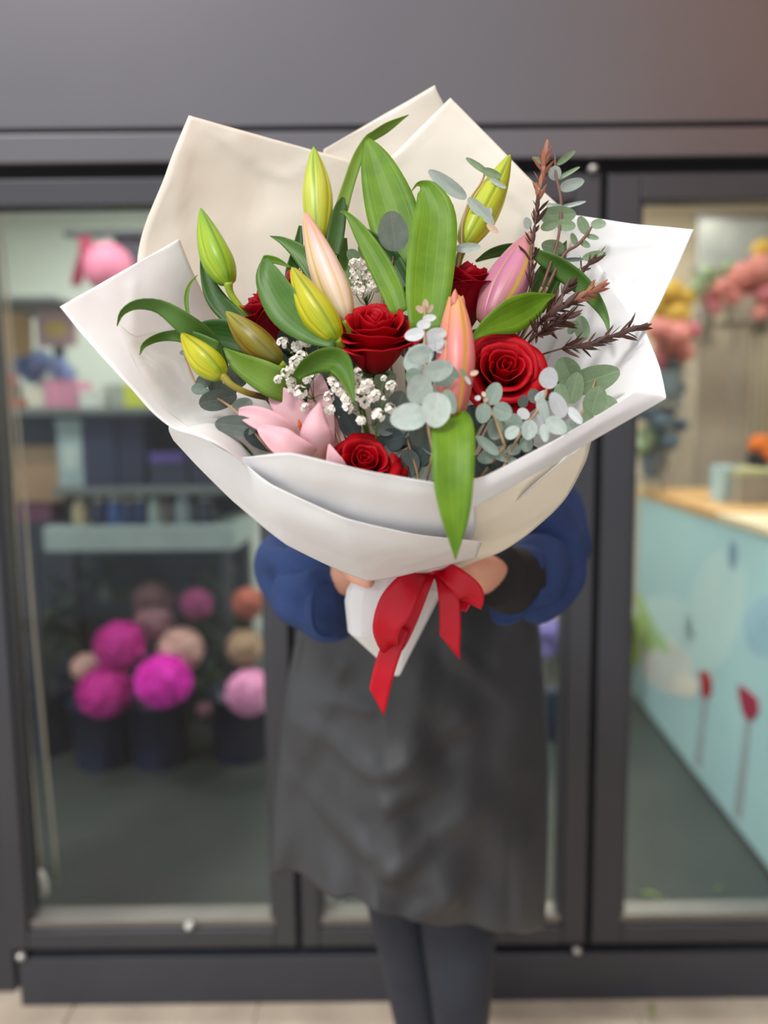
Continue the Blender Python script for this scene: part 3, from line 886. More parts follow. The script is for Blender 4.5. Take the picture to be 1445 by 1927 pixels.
sprig('small round-leaved eucalyptus tip resting on the open rose', [(909, 742), (915, 766), (930, 785), (950, 840)], [
    (929, 741, 16, 22, 70, 'm', .0), (910, 778, 15, 19, 260, 'm', -.006), (945, 775, 18, 19, 340, 'm', -.004), (899, 749, 5, 6, 170, 'w', -.002),
    (910, 742, 4, 5, 100, 'o', -.004), (914, 752, 4, 5, 60, 'o', -.004), (933, 806, 17, 22, 250, 'm', .01), (966, 796, 17, 18, 330, 'm', .012),
    (940, 800, 5, 12, 300, 'g', .005)], o=-.045)
sprig('eucalyptus cluster of grey round leaves low by the folded rim', [(1034, 708), (1020, 760), (990, 800), (960, 850), (940, 900)], [
    (1033, 711, 18, 20, 70, 'w', -.01), (1021, 769, 11, 26, 100, 'p', -.006), (1049, 762, 15, 26, 125, 'w', -.012), (1046, 801, 16, 22, 330, 'p', -.012), (1082, 782, 9, 20, 310, 'w', -.01),
    (995, 809, 15, 19, 255, 'p', -.006), (1012, 798, 11, 21, 110, 'w', .002), (964, 814, 12, 15, 20, 'p', -.012), (985, 779, 10, 13, 330, 'w', .0), (966, 846, 11, 14, 200, 'm', .0),
    (990, 836, 13, 15, 260, 'm', .002), (917, 838, 10, 27, 140, 'm', .0), (914, 861, 12, 16, 190, 'm', .004), (935, 820, 20, 24, 200, 'd', .015), (1025, 815, 9, 17, 280, 'p', .0),
    (950, 862, 8, 26, 350, 'm', .0), (975, 800, 18, 20, 60, 'm', .012), (1005, 745, 12, 14, 120, 'd', .015), (1068, 815, 12, 16, 300, 'm', .006), (1018, 745, 8, 14, 40, 'w', .005),
    (985, 755, 10, 12, 60, 'd', .012), (930, 870, 16, 20, 300, 'k', .02), (1000, 860, 14, 16, 240, 'd', .02)], o=-.035)
sprig('broad green eucalyptus leaves against the lower white sheet', [(1125, 700), (1100, 770), (1060, 830), (1000, 880)], [
    (1119, 713, 26, 47, 22, 'g', .0), (1120, 754, 22, 28, 75, 'g', -.012), (1142, 766, 20, 26, 330, 'g', .0), (1068, 698, 24, 28, 110, 'g', .008), (1056, 745, 14, 24, 100, 'g', .006),
    (1088, 800, 14, 18, 320, 'm', -.004), (1108, 786, 10, 14, 300, 'g', -.008), (1080, 730, 18, 30, 75, 'g', .006), (1095, 618, 14, 24, 100, 'g', .012), (1078, 616, 8, 14, 60, 'g', .01)], o=.0)
sprig('tall eucalyptus tip rising in front of the door joint beside the brown sprig', [(1044, 290), (1046, 330), (1055, 372), (1055, 410), (1047, 462), (1020, 540)], [
    (1065, 297, 6, 20, 35, 'g', .0), (1012, 302, 5, 12, 155, 'g'), (1044, 326, 12, 13, 290, 'p', .002), (1068, 327, 4, 24, 32, 'g', .0), (1076, 347, 11, 23, 22, 'p', -.003),
    (1078, 385, 4, 24, 12, 'p'), (1040, 387, 4, 20, 175, 'p'), (1050, 405, 17, 33, 5, 'g', .004), (1065, 424, 11, 18, 350, 'g', -.004), (1033, 424, 10, 16, 200, 'g', -.002),
    (992, 420, 8, 11, 110, 'p', .002), (1040, 465, 14, 22, 160, 'g', .006)], M['stembrown'], o=.0, r=.0015)
sprig('short purple-stemmed eucalyptus tip with small oval leaves on the white sheet', [(1113, 427), (1103, 443), (1085, 462), (1060, 480), (1030, 540)], [
    (1097, 424, 10, 18, 115, 'g', -.002), (1126, 422, 9, 14, 0, 'g'), (1080, 450, 6, 12, 110, 'g'), (1115, 446, 5, 12, 345, 'g'), (1101, 459, 6, 11, 330, 'g'),
    (1116, 481, 8, 20, 15, 'g'), (1075, 489, 4, 22, 185, 'd', .0)], M['stembrown'], o=.004, r=.0018)
sprig('eucalyptus sprig with one big round leaf between the tall leaves', [(742, 420), (742, 468), (735, 510), (720, 560)], [
    (740, 435, 29, 36, 95, 'D', -.03), (684, 474, 10, 16, 120, 'g', .006), (664, 482, 12, 14, 150, 'g', .01), (735, 520, 14, 20, 300, 'k', .01)], M['stembrown'], o=.006)
sprig('silvery eucalyptus sprig with long wavy leaves across the lime bud', [(915, 318), (905, 345), (885, 375), (870, 420), (868, 470)], [
    (842, 347, 13, 44, 143, 'p', -.006), (905, 397, 11, 34, 315, 'p', -.008), (927, 430, 6, 14, 320, 'o', -.008), (898, 312, 6, 26, 145, 'g', -.006), (925, 326, 8, 20, 340, 'g', -.008), (937, 345, 5, 18, 330, 'p', -.008),
    (918, 400, 8, 10, 60, 'w', -.004), (880, 466, 9, 24, 5, 'p', -.004)], o=-.015, tilt=8)
sprig('grey eucalyptus leaves inside the clear film below the yellow-tipped bud', [(345, 664), (375, 735), (410, 750), (450, 780), (500, 840)], [
    (384, 717, 13, 16, 60, 'd', .0), (372, 732, 11, 12, 180, 'm', -.004), (388, 741, 9, 11, 300, 'm', -.006), (410, 752, 20, 36, 10, 'd', .0), (444, 801, 20, 39, 175, 'd', .0),
    (492, 829, 18, 36, 340, 'k', .006), (447, 704, 20, 26, 100, 'd', .015), (456, 763, 14, 20, 30, 'm', .01), (345, 664, 5, 7, 180, 'm'), (405, 722, 14, 18, 90, 'd', .01), (430, 735, 16, 20, 40, 'd', .012),
    (470, 790, 16, 20, 330, 'k', .015), (420, 815, 16, 22, 220, 'k', .02)], o=.0)
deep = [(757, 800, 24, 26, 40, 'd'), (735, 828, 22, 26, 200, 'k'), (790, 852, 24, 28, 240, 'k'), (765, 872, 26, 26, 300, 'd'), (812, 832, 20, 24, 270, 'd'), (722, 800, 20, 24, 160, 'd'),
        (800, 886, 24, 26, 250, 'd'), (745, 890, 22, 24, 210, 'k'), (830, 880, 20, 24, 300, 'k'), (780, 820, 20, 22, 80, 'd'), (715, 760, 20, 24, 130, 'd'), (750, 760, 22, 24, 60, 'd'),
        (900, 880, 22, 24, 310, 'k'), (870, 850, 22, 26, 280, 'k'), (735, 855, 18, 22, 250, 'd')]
sprig('deep shade-coloured eucalyptus leaves beside the hanging leaf and lowest rose', [(757, 790), (770, 840), (785, 890), (790, 940)], deep, o=.012)
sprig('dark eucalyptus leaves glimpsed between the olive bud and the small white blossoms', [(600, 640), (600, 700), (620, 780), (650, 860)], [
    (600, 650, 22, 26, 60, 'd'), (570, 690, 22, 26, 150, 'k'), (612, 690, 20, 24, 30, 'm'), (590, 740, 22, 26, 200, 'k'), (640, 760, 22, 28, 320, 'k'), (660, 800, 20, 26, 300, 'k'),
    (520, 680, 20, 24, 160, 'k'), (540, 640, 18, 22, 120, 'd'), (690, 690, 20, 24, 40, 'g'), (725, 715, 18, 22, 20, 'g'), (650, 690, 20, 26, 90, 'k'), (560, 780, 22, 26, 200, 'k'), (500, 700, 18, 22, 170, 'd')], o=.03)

shade_fill = []  # leaves added to darken pale gaps, shade put into their colour
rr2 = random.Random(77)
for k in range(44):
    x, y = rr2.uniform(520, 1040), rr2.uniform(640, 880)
    shade_fill.append((x, y, rr2.uniform(16, 24), rr2.uniform(20, 30), rr2.uniform(0, 360), 'k', rr2.uniform(0, .03)))
sprig('added shade-coloured eucalyptus leaves filling the middle behind the blossoms', [(760, 650), (765, 720), (768, 800), (770, 880)], shade_fill, o=.055)

# ---- gypsophila
def floretmesh(name, mat, seed):
    r = random.Random(seed)
    verts, faces = [], []
    for k in range(13):
        th, ph = r.uniform(0, 2 * PI), math.acos(r.uniform(-0.1, 1))
        d = Vector((math.sin(ph) * math.cos(th), math.sin(ph) * math.sin(th), math.cos(ph)))
        a = d.orthogonal().normalized()
        a = Matrix.Rotation(r.uniform(0, 6.28), 3, d) @ a
        b = d.cross(a)
        c = d * 0.62
        i0 = len(verts)
        verts.append(c)
        for j in range(7):
            an = 2 * PI * j / 7
            rr = 0.46 * r.uniform(.75, 1.15)
            verts.append(c + (a * math.cos(an) + b * math.sin(an)) * rr + d * (0.22 + r.uniform(-.1, .1)))
        for j in range(7): faces.append((i0, i0 + 1 + j, i0 + 1 + (j + 1) % 7))
    me = bpy.data.meshes.new(name)
    me.from_pydata([tuple(v) for v in verts], [], faces)
    me.polygons.foreach_set('use_smooth', [True] * len(me.polygons))
    me.materials.append(mat)
    return me
M['gyp'] = plain('white_floret', (250, 248, 242), 0.7, (244, 238, 226), 300, transl=.15)
M['gypbud'] = plain('cream_green_bud', (206, 208, 150), 0.6)
FLO = [floretmesh('floret_%d' % i, M['gyp'], i) for i in range(4)]
def gyp(label, pts, base, o):
    t_ = thing('gypsophila_sprig', label, 'flower', q(base[0], base[1], o + .02), 'gypsophila sprigs')
    stem_to_bind(t_, q(base[0], base[1], o + .02), .0009, .0012)
    for k, p in enumerate(pts):
        c = q(p[0], p[1], o + rng.uniform(-.006, .006))
        s = 1.2 * (p[2] if len(p) > 2 else 11.5) * rng.uniform(.9, 1.1) * mpp(c)
        N = (-(c - CAM).normalized() + UP * rng.uniform(-.2, .8) + RT * rng.uniform(-.5, .5)).normalized()
        X = N.orthogonal().normalized()
        Mx = Matrix((X * s, N.cross(X) * s, N * s)).transposed().to_4x4()
        Mx.translation = c
        instance('floret', FLO[k % 4], Mx, t_)
        b = q(base[0], base[1], o + .02)
        tube('stalk', t_, [c, c.lerp(b, .5) + UP * rng.uniform(-.004, .004), b], .0004, M['stem'], 4, n=5)
gyp('white baby\'s breath blossoms below the crimson side-on rose', [(532, 646, 10), (559, 627, 9), (576, 641, 11), (560, 652, 11), (556, 681, 10), (567, 671, 10), (537, 702, 8), (546, 696, 8), (523, 714, 7)], (575, 690), -.012)
gyp('baby\'s breath blossoms right above the open pink lily', [(546, 721, 11), (550, 733, 10), (566, 738, 12), (578, 716, 8), (589, 704, 10), (574, 767, 9), (619, 747, 9), (622, 772, 10)], (590, 750), -.002)
gyp('baby\'s breath clump under the middle rose and the folded leaf tip', [(624, 719, 10), (634, 729, 11), (642, 738, 11), (652, 751, 11), (653, 768, 11), (672, 702, 10), (670, 712, 10), (682, 729, 12), (692, 732, 12), (675, 744, 11), (687, 759, 10), (699, 752, 10), (706, 744, 10), (694, 722, 9)], (680, 770), -.016)
gyp('few single baby\'s breath blossoms left of the eucalyptus front sprig', [(736, 727, 10), (711, 782, 12), (735, 769, 11), (679, 792, 9), (722, 712, 5), (722, 750, 4)], (705, 800), -.02)
gyp('baby\'s breath clump behind the blush white bud and arching leaf', [(665, 496, 9), (677, 496, 9), (690, 501, 9), (697, 511, 8), (667, 514, 10), (667, 526, 9), (675, 539, 10), (667, 548, 10), (680, 552, 10), (695, 521, 8), (707, 541, 9), (713, 526, 7), (682, 506, 10), (702, 531, 8), (686, 520, 8), (690, 544, 9)], (690, 575), .018)

# ---- brown sprigs
M['brown'] = plain('maroon_brown_leaf', (92, 58, 48), 0.55, (66, 40, 34), 60, transl=.15)
M['copper'] = plain('copper_leaf', (176, 116, 92), 0.55, (150, 92, 70), 60, transl=.2)
def needlemesh(name, mat):
    verts, faces = [], []
    W_ = [0.3, 0.8, 1.0, 0.75, 0.05]
    for i, w in enumerate(W_):
        y = i / 4
        z = 0.10 * y * y
        verts += [(-.12 * w, y, z + .04 * w), (0, y, z), (.12 * w, y, z + .04 * w)]
    faces = gridfaces(5, 3)
    me = bpy.data.meshes.new(name)
    me.from_pydata(verts, [], faces)
    me.polygons.foreach_set('use_smooth', [True] * len(faces))
    me.materials.append(mat)
    return me
NB, NC_ = needlemesh('needle_brown', M['brown']), needlemesh('needle_copper', M['copper'])
def brown(label, path, nodes, o, ln=26, spread=38, coppertip=0.0, per=6):
    pts = [q(x, y, o + (.05 if k == len(path) - 1 else 0)) for k, (x, y) in enumerate(path)]
    t_ = thing('tea_tree_sprig', label, 'foliage', pts[-1], 'maroon brown sprigs')
    tube('twig', t_, pts, [.0007] + [.0010] * (len(pts) - 1), M['stembrown'], 5)
    stem_to_bind(t_, pts[-1], .0010, .0016, M['stembrown'])
    S = [Vector(s) for s in spl([tuple(p) for p in pts], 80)]
    for nd in range(nodes):
        f = (nd + .1) / nodes * .86
        for k in range(per if nd else 4):
            ff = max(0, f + rng.uniform(-.02, .02))
            i = min(78, int(ff * 78))
            p, T = S[i], (S[i] - S[i + 1]).normalized()
            X = T.orthogonal().normalized()
            rad = Matrix.Rotation(k * 2 * PI / per + nd * 1.1 + rng.uniform(-.4, .4), 3, T) @ X
            sp_ = R_(spread * rng.uniform(.35, 1.45) * (.5 if nd == 0 else 1))
            d = (T * math.cos(sp_) + rad * math.sin(sp_)).normalized()
            s = ln * rng.uniform(.6, 1.2) * mpp(p)
            nrm = (T - d * T.dot(d)).normalized() if abs(T.dot(d)) < .999 else rad
            Sx = d.cross(nrm).normalized()
            Mx = Matrix((Sx * s, d * s, nrm * s)).transposed().to_4x4()
            Mx.translation = p
            instance('needle', NC_ if f < coppertip else NB, Mx, t_)
brown('tall upright maroon sprig with copper tip in front of the pink purple bud', [(1028, 285), (1020, 330), (1010, 400), (1000, 470), (998, 545), (992, 610)], 13, -.012, 34, 34, .40)
brown('maroon sprig with a copper end leaning over the arched green leaf', [(1118, 545), (1085, 563), (1050, 583), (1015, 608), (985, 640)], 11, -.018, 36, 44, .34, 7)
brown('slender dark sprig pointing across the lower white sheet', [(1193, 620), (1150, 633), (1105, 648), (1060, 655), (1010, 670)], 10, -.016, 38, 36)
brown('short dark sprig with purple tip above the arched leaf', [(1118, 488), (1090, 515), (1060, 550), (1030, 590), (1005, 625)], 8, .004, 36, 34)
brown('bushy dark brown sprig between the open rose and the slender sprig', [(1066, 600), (1038, 610), (1015, 625), (995, 645)], 7, -.012, 38, 54, 0, 7)

# ================================================================== THE PERSON
M['skin'] = plain('skin', (230, 174, 148), 0.5, (222, 160, 136), 25)
M['navy'] = plain('navy_sweatshirt', (34, 60, 110), 0.85, (28, 49, 94), 12, bump=0.5, bscale=14, bdist=0.01)
M['cuff'] = plain('black_cuff', (26, 25, 28), 0.85)
M['apron'] = plain('charcoal_apron', (54, 56, 60), 0.55, (49, 50, 53), 7, bump=0.2, bscale=30, bdist=0.01)
M['tights'] = plain('dark_leggings', (33, 38, 51), 0.7, (28, 32, 43), 14)
M['hair'] = plain('dark_brown_hair', (52, 36, 28), 0.5, (38, 26, 20), 60)
M['shoe'] = plain('black_shoe', (22, 22, 24), 0.5)
XC = 0.045
person = thing('person', 'person in navy sweatshirt and charcoal apron holding the bouquet up in front of the face', 'person', (XC, 1.24, 0.0))

def skin(name, joints, edges, mat, parent, root=0, sub=2, disp=0.0, dscale=0.08):
    """one continuous surface grown round a skeleton: joints (point, radius or (rx,ry))"""
    off = rootloc(parent)
    bm = bmesh.new()
    lay = bm.verts.layers.skin.verify()
    vs_ = [bm.verts.new(tuple(Vector(p) - off)) for p, r in joints]
    for a, b in edges: bm.edges.new((vs_[a], vs_[b]))
    for v, (p, r) in zip(vs_, joints):
        v[lay].radius = r if isinstance(r, tuple) else (r, r)
        v[lay].use_root = False
    vs_[root][lay].use_root = True
    me = bpy.data.meshes.new(name)
    bm.to_mesh(me); bm.free()
    me.materials.append(mat)
    o = bpy.data.objects.new(name, me)
    col.objects.link(o)
    o.parent = parent
    s = o.modifiers.new('skin', 'SKIN'); s.use_smooth_shade = True
    s = o.modifiers.new('sub', 'SUBSURF'); s.levels = sub; s.render_levels = sub
    if disp:
        tx = bpy.data.textures.new(name + '_folds', 'WOOD'); tx.noise_scale = dscale; tx.wood_type = 'BANDNOISE'; tx.turbulence = 9.0; tx.noise_basis_2 = 'SIN'
        d = o.modifiers.new('folds', 'DISPLACE'); d.texture = tx; d.strength = disp; d.mid_level = 0.5
    return o

J, E = [], []
def jt(p, r, prev=None):
    J.append((Vector(p), r))
    if prev is not None: E.append((prev, len(J) - 1))
    return len(J) - 1
pel = jt((XC, 1.32, .90), (.13, .10))
bel = jt((XC, 1.32, 1.03), (.115, .09), pel)
che = jt((XC, 1.32, 1.20), (.13, .10), bel)
nkb = jt((XC, 1.32, 1.345), (.07, .06), che)
nk = jt((XC, 1.245, 1.405), .047, nkb)
h1 = jt((XC, 1.235, 1.46), (.062, .068), nk)
h2 = jt((XC, 1.225, 1.525), (.072, .086), h1)
h3 = jt((XC, 1.23, 1.585), (.058, .07), h2)
for s, el, wr, pa in ((-1, at(574, 1094, 1.035), at(622, 1112, .985), at(676, 1048, .94)), (1, at(1020, 1066, 1.05), at(938, 1086, .96), at(896, 1076, .925))):
    sh = jt((XC + s * .155, 1.245, 1.315), .055, nkb)
    ua = jt(at(602, 990, 1.20) if s < 0 else at(985, 960, 1.20), .036, sh)
    ub = jt(at(566, 1045, 1.10) if s < 0 else at(1024, 1002, 1.11), .034, ua)
    e_ = jt(el, .034, ub)
    w_ = jt(wr, .027, e_)
    p_ = jt(pa, (.034, .02), w_)
    if s < 0:
        t1 = jt(at(650, 1068, .895), .0095, p_); t2 = jt(at(668, 1084, .850), .0095, t1); t3 = jt(at(704, 1099, .838), .0085, t2)
        base = [(668, 1052), (674, 1068), (678, 1086), (678, 1104)]
        for k, (x, y) in enumerate(base):
            f1 = jt(at(x, y, .945), .0095, p_); f2 = jt(at(x + 40, y + 2, .962), .009, f1); f3 = jt(at(x + 78 - 6 * abs(k - 1.4), y + 5, .955), .0075, f2)
    else:
        t1 = jt(at(880, 1052, .885), .011, p_); t2 = jt(at(856, 1058, .862), .0095, t1); t3 = jt(at(836, 1064, .858), .0085, t2)
        base = [(868, 1050), (862, 1066), (858, 1084), (860, 1102)]
        for k, (x, y) in enumerate(base):
            f1 = jt(at(x, y, .945), .0095, p_); f2 = jt(at(x - 38, y + 2, .975), .009, f1); f3 = jt(at(x - 74 + 6 * abs(k - 1.4), y + 6, .972), .0075, f2)
KL, KR = at(794, 1925, 1.34), at(868, 1895, 1.25)
for s, hp, kn, an in ((-1, (XC - .07, 1.33, .84), KL, (XC + .02, 1.40, .085)), (1, (XC + .075, 1.33, .84), KR, (XC + .10, 1.36, .085))):
    a = jt(hp, .078, pel)
    b = jt(Vector(hp).lerp(Vector(kn), .55), .066, a)
    c = jt(kn, .050, b)
    d = jt(Vector(kn).lerp(Vector(an), .35) + Vector((0, .02, 0)), .048, c)
    e = jt(an, .032, d)
    f = jt(Vector(an) + Vector((0, -.10, -.045)), (.036, .022), e)
    g = jt(Vector(an) + Vector((0, -.17, -.06)), (.03, .016), f)
body = skin('body', J, E, M['skin'], person, 0)

# leggings, sweatshirt, cuff, shoes, hair
J, E = [], []
pv = jt((XC, 1.33, .90), (.12, .085))
for hp, kn, an, tr_ in (((XC - .07, 1.33, .84), KL, (XC + .02, 1.40, .07), .068), ((XC + .075, 1.33, .84), KR, (XC + .10, 1.36, .07), .082)):
    a = jt(hp, .078, pv)
    b = jt(Vector(hp).lerp(Vector(kn), .6), tr_, a)
    c = jt(kn, .058, b)
    d = jt(Vector(kn).lerp(Vector(an), .35) + Vector((0, .02, 0)), .053, c)
    e = jt(an, .044, d)
skin('leggings', J, E, M['tights'], person, 0)
J, E = [], []
ch = jt((XC, 1.32, 1.20), (.14, .10))
wa = jt((XC, 1.32, 1.02), (.13, .09), ch)
hi = jt((XC, 1.33, .93), (.13, .09), wa)
nb = jt((XC, 1.32, 1.33), (.10, .08), ch)
for s in (-1, 1): k = jt((XC + s * .155, 1.32, 1.30), .07, nb)
skin('sweatshirt', J, E, M['navy'], person, 0, 2)
def sleeve(pts, rad, seed, n=64, sides=44):
    S = spl([tuple(p) + (r,) for p, r in zip(pts, rad)], n)
    P = [Vector(x[:3]) for x in S]
    verts, faces = [], []
    up = None
    for i in range(n):
        T = (P[min(i + 1, n - 1)] - P[max(i - 1, 0)]).normalized()
        if up is None: up = T.cross(Vector((0.1, 0.2, 0.9))).normalized()
        up = (up - T * up.dot(T)).normalized()
        b_ = T.cross(up)
        t = i / (n - 1)
        for j in range(sides):
            a = 2 * PI * j / sides
            ph = t * 13 + 1.5 * math.sin(a + seed) + 0.8 * math.sin(2 * a + seed * 2)
            fold = 1 - abs(math.sin(ph)) ** 0.7
            fold2 = noise.noise(Vector((math.cos(a) * 1.6 + seed, math.sin(a) * 1.6, t * 6)))
            k = 1 + (0.34 * (0.3 - fold) + 0.16 * fold2) * min(1, 3 * t)
            if t > .96: k *= 0.93
            verts.append(P[i] + (up * math.cos(a) + b_ * math.sin(a)) * (S[i][3] * k))
    for i in range(n - 1):
        for j in range(sides):
            faces.append((i * sides + j, i * sides + (j + 1) % sides, (i + 1) * sides + (j + 1) % sides, (i + 1) * sides + j))
    faces.append(tuple(range((n - 1) * sides, n * sides)))
    mk('sleeve', verts, faces, M['navy'], person)
sleeve([(XC - .15, 1.32, 1.31), at(602, 985, 1.20), at(570, 1045, 1.10), at(578, 1098, 1.03), at(620, 1130, .965), at(645, 1134, .945)], [.07, .07, .062, .059, .052, .046], 1.0)
sleeve([(XC + .15, 1.32, 1.31), at(985, 955, 1.20), at(1018, 1000, 1.11), at(1016, 1066, 1.05), at(985, 1100, .985), at(958, 1098, .962)], [.07, .075, .066, .061, .053, .047], 2.6)
tube('cuff', person, [at(970, 1094, .968), at(950, 1088, .950), at(934, 1082, .936)], [.046, .044, .040], M['cuff'], 18)
for kn in ((XC + .02, 1.40, .085), (XC + .10, 1.36, .085)):
    a = Vector(kn)
    J, E = [], []
    x = jt(a + Vector((0, .03, -.05)), (.05, .038)); y = jt(a + Vector((0, -.09, -.05)), (.056, .038), x); z = jt(a + Vector((0, -.20, -.058)), (.044, .026), y)
    skin('shoe', J, E, M['shoe'], person, 0)
J, E = [], []
a = jt((XC, 1.26, 1.60), (.06, .06)); b = jt((XC, 1.285, 1.54), (.08, .05), a); c = jt((XC, 1.30, 1.45), (.075, .04), b); d = jt((XC, 1.305, 1.36), (.06, .03), c)
skin('hair', J, E, M['hair'], person, 1)
for s in (-1, 1):
    lathe('eye', person, [(0.001, -.008), (.009, -.004), (.011, 0), (.009, .004), (.001, .008)], M['gap'], (XC + s * .031, 1.142, 1.525), 10)

# apron
def apron():
    nu, nv = 91, 81
    edge = [(1040, 600, 975), (1100, 580, 1000), (1170, 562, 1014), (1330, 534, 1028), (1450, 521, 1032), (1580, 512, 1030), (1700, 510, 1026), (1800, 508, 1024)]
    hem = [(0.0, 1640), (0.18, 1672), (0.40, 1708), (0.68, 1752), (0.85, 1758), (1.0, 1748)]
    def ip(tab, x):
        for a, b in zip(tab, tab[1:]):
            if x <= b[0]: 
                f = (x - a[0]) / (b[0] - a[0])
                return [p + (q_ - p) * f for p, q_ in zip(a[1:], b[1:])]
        return list(tab[-1][1:])
    FOLDS = [(690, 1330, 570, 1310, .010), (700, 1450, 560, 1350, .014), (690, 1600, 548, 1460, .014), (640, 1690, 590, 1540, .010), (700, 1700, 640, 1470, .012), (735, 1440, 910, 1340, .014),
             (730, 1510, 930, 1400, .010), (735, 1630, 920, 1500, .014), (780, 1720, 950, 1600, .012), (640, 1250, 600, 1360, .010), (860, 1230, 960, 1330, .010), (985, 1740, 970, 1450, .008)]
    verts, uv = [], []
    for i in range(nv):
        v = i / (nv - 1)
        for j in range(nu):
            u = -0.10 + 1.20 * j / (nu - 1)
            uc = max(0, min(1, u))
            h = ip(hem, uc)[0]
            y = 1040 + (h - 1040) * v
            xl, xr = ip(edge, y)
            ridge = 0.40 - 0.02 * v
            if uc < ridge: dep = 0.75 * uc / ridge + 0.25 * math.sin(uc / ridge * PI / 2) ** 0.6
            else:
                w = (uc - ridge) / (1 - ridge)
                dep = 1 - 0.5 * w - 0.5 * w ** 6
            Y = 1.235 - (0.11 + 0.04 * v) * dep
            if u < 0: Y += -u * 0.9
            if u > 1: Y += (u - 1) * 0.9
            x = xl + (xr - xl) * uc
            p = at(x, y, Y)
            fo = 0.012 * noise.noise(Vector((uc * 7 + v * 4, v * 5 - uc * 3, 1))) + 0.02 * noise.noise(Vector((uc * 3.0, v * 3.5 + uc * 2.5, 5)))
            fo += 0.008 * v ** 3 * math.sin(uc * 30 + v * 5) * (1 if uc < .85 else .3)
            fo += 0.006 * math.exp(-((uc - .45 - .25 * v) / .2) ** 2) * math.sin(v * 26 - uc * 9)
            for x0, y0, x1, y1, am in FOLDS:
                dx, dy = x1 - x0, y1 - y0
                tt = max(0.0, min(1.0, ((x - x0) * dx + (y - y0) * dy) / (dx * dx + dy * dy)))
                ds = ((x - x0) * dy - (y - y0) * dx) / math.hypot(dx, dy)
                en = math.hypot(x - x0 - tt * dx, y - y0 - tt * dy)
                fo -= am * (1.2 - tt) * math.exp(-(en / 20.0) ** 2) * (1 if ds > 0 else .9)
            p.y += fo * (1.0 if 0.02 < uc < .98 else .3)
            verts.append(p); uv.append((uc, v))
    mk('apron', verts, gridfaces(nv, nu), M['apron'], person, uv, solid=.0015)
apron()

# ================================================================== INSIDE THE SHOP
# ceiling lamps of the shop
def emis(name, c, s):
    t = NT(name); e = t.n('ShaderNodeEmission'); e.inputs[0].default_value = c; e.inputs[1].default_value = s
    t.l(e.outputs[0], t.out.inputs[0]); return t.m
M['lamp'] = emis('lamp_diffuser', (1, .96, .90, 1), 34.0)
M['lampcase'] = plain('white_lamp_case', (220, 220, 218), 0.5)
for x, y, w in ((-1.4, 2.6, 'nearest the pompom flowers'), (0.2, 3.2, 'over the middle of the shop'), (1.5, 2.7, 'over the mural counter'), (-1.5, 4.2, 'over the back shelves'), (1.4, 4.3, 'over the tall cabinet')):
    t_ = thing('ceiling_light', 'long white ceiling light %s' % w, 'light', (x, y, 2.9), 'ceiling lights of the shop')
    box('case', x - .62, x + .62, y - .14, y + .14, 2.85, 2.9, M['lampcase'], t_, .004)
    box('diffuser', x - .58, x + .58, y - .11, y + .11, 2.835, 2.85, M['lamp'], t_)

COL = {}
def cm(c, rough=.6):
    if c not in COL: COL[c] = plain('paint_%d_%d_%d' % c, c, rough, tuple(max(0, int(x * .9)) for x in c), 6)
    return COL[c]

def boxitem(name, label, cat, x0, y0, x1, y1, Y, c, depth=.16, group=None, lid=0.12, lidc=None, lbl=None):
    """a lidded box whose front covers pixels x0..x1, y0..y1 at distance Y"""
    a, b = at(x0, y1, Y), at(x1, y0, Y)
    t_ = thing(name, label, cat, ((a.x + b.x) / 2, Y + depth / 2, a.z), group)
    h = b.z - a.z
    box('body', a.x, b.x, Y, Y + depth, a.z, b.z - h * lid, cm(c), t_, .003)
    box('lid', a.x - .003, b.x + .003, Y - .003, Y + depth + .003, b.z - h * lid, b.z, cm(lidc or c), t_, .003)
    if lbl: box('label', a.x + (b.x - a.x) * .25, b.x - (b.x - a.x) * .25, Y - .002, Y, a.z + h * .25, a.z + h * .6, cm(lbl), t_)
    return t_
def jar(name, label, cat, x0, y0, x1, y1, Y, c, lidc, group=None):
    a, b = at(x0, y1, Y), at(x1, y0, Y)
    r, h = (b.x - a.x) / 2, b.z - a.z
    t_ = thing(name, label, cat, ((a.x + b.x) / 2, Y + r, a.z), group)
    lathe('body', t_, [(r * .9, 0), (r, h * .04), (r, h * .7), (r * .8, h * .84), (r * .6, h * .86)], cm(c, .3), t_.location)
    lathe('lid', t_, [(r * .66, h * .84), (r * .68, h * .86), (r * .68, h * .98), (r * .6, h), (.001, h)], cm(lidc, .4), t_.location)
    return t_

# --- display shelves behind the first pane
YS = 3.15
t_ = thing('display_shelf', 'grey green display shelf full of boxes behind the pane beside the hanging cords', 'shelf', at(270, 1400, 3.4))
SH = cm((150, 168, 166)); SHD = cm((104, 112, 112))
zt = {}
for nm, py, xa, xb, th in (('a', 990, 88, 445, .105), ('b', 918, 105, 470, .03), ('c', 770, -60, 470, .03), ('d', 560, -60, 110, .02)):
    p0, p1 = at(xa, py, YS), at(xb, py, YS)
    box('board', p0.x, p1.x, YS - .04, YS + .45, p0.z - th, p0.z, SH if nm == 'a' else SHD, t_, .003)
for px in (92, 440):
    p = at(px, 990, YS + .2)
    box('post', p.x - .02, p.x + .02, YS + .40, YS + .44, 0.0, 2.0, cm((60, 64, 74)), t_)
    box('post', p.x - .02, p.x + .02, YS + .0, YS + .04, 0.0, at(0, 992, YS).z - .1, cm((60, 64, 74)), t_)
p0, p1 = at(-120, 1000, YS + .44), at(470, 1000, YS + .44)
box('dark_backing', p0.x, p1.x, YS + .44, YS + .46, 0.0, at(0, 770, YS + .44).z, cm((40, 50, 72)), t_)  # added navy sheet; its colour stands in for shade under the shelf
NB_ = (30, 40, 72)
boxitem('gift_box', 'tall navy box with square front standing on the middle shelf', 'box', 158, 775, 214, 917, YS, NB_, group='navy boxes on the shelf')
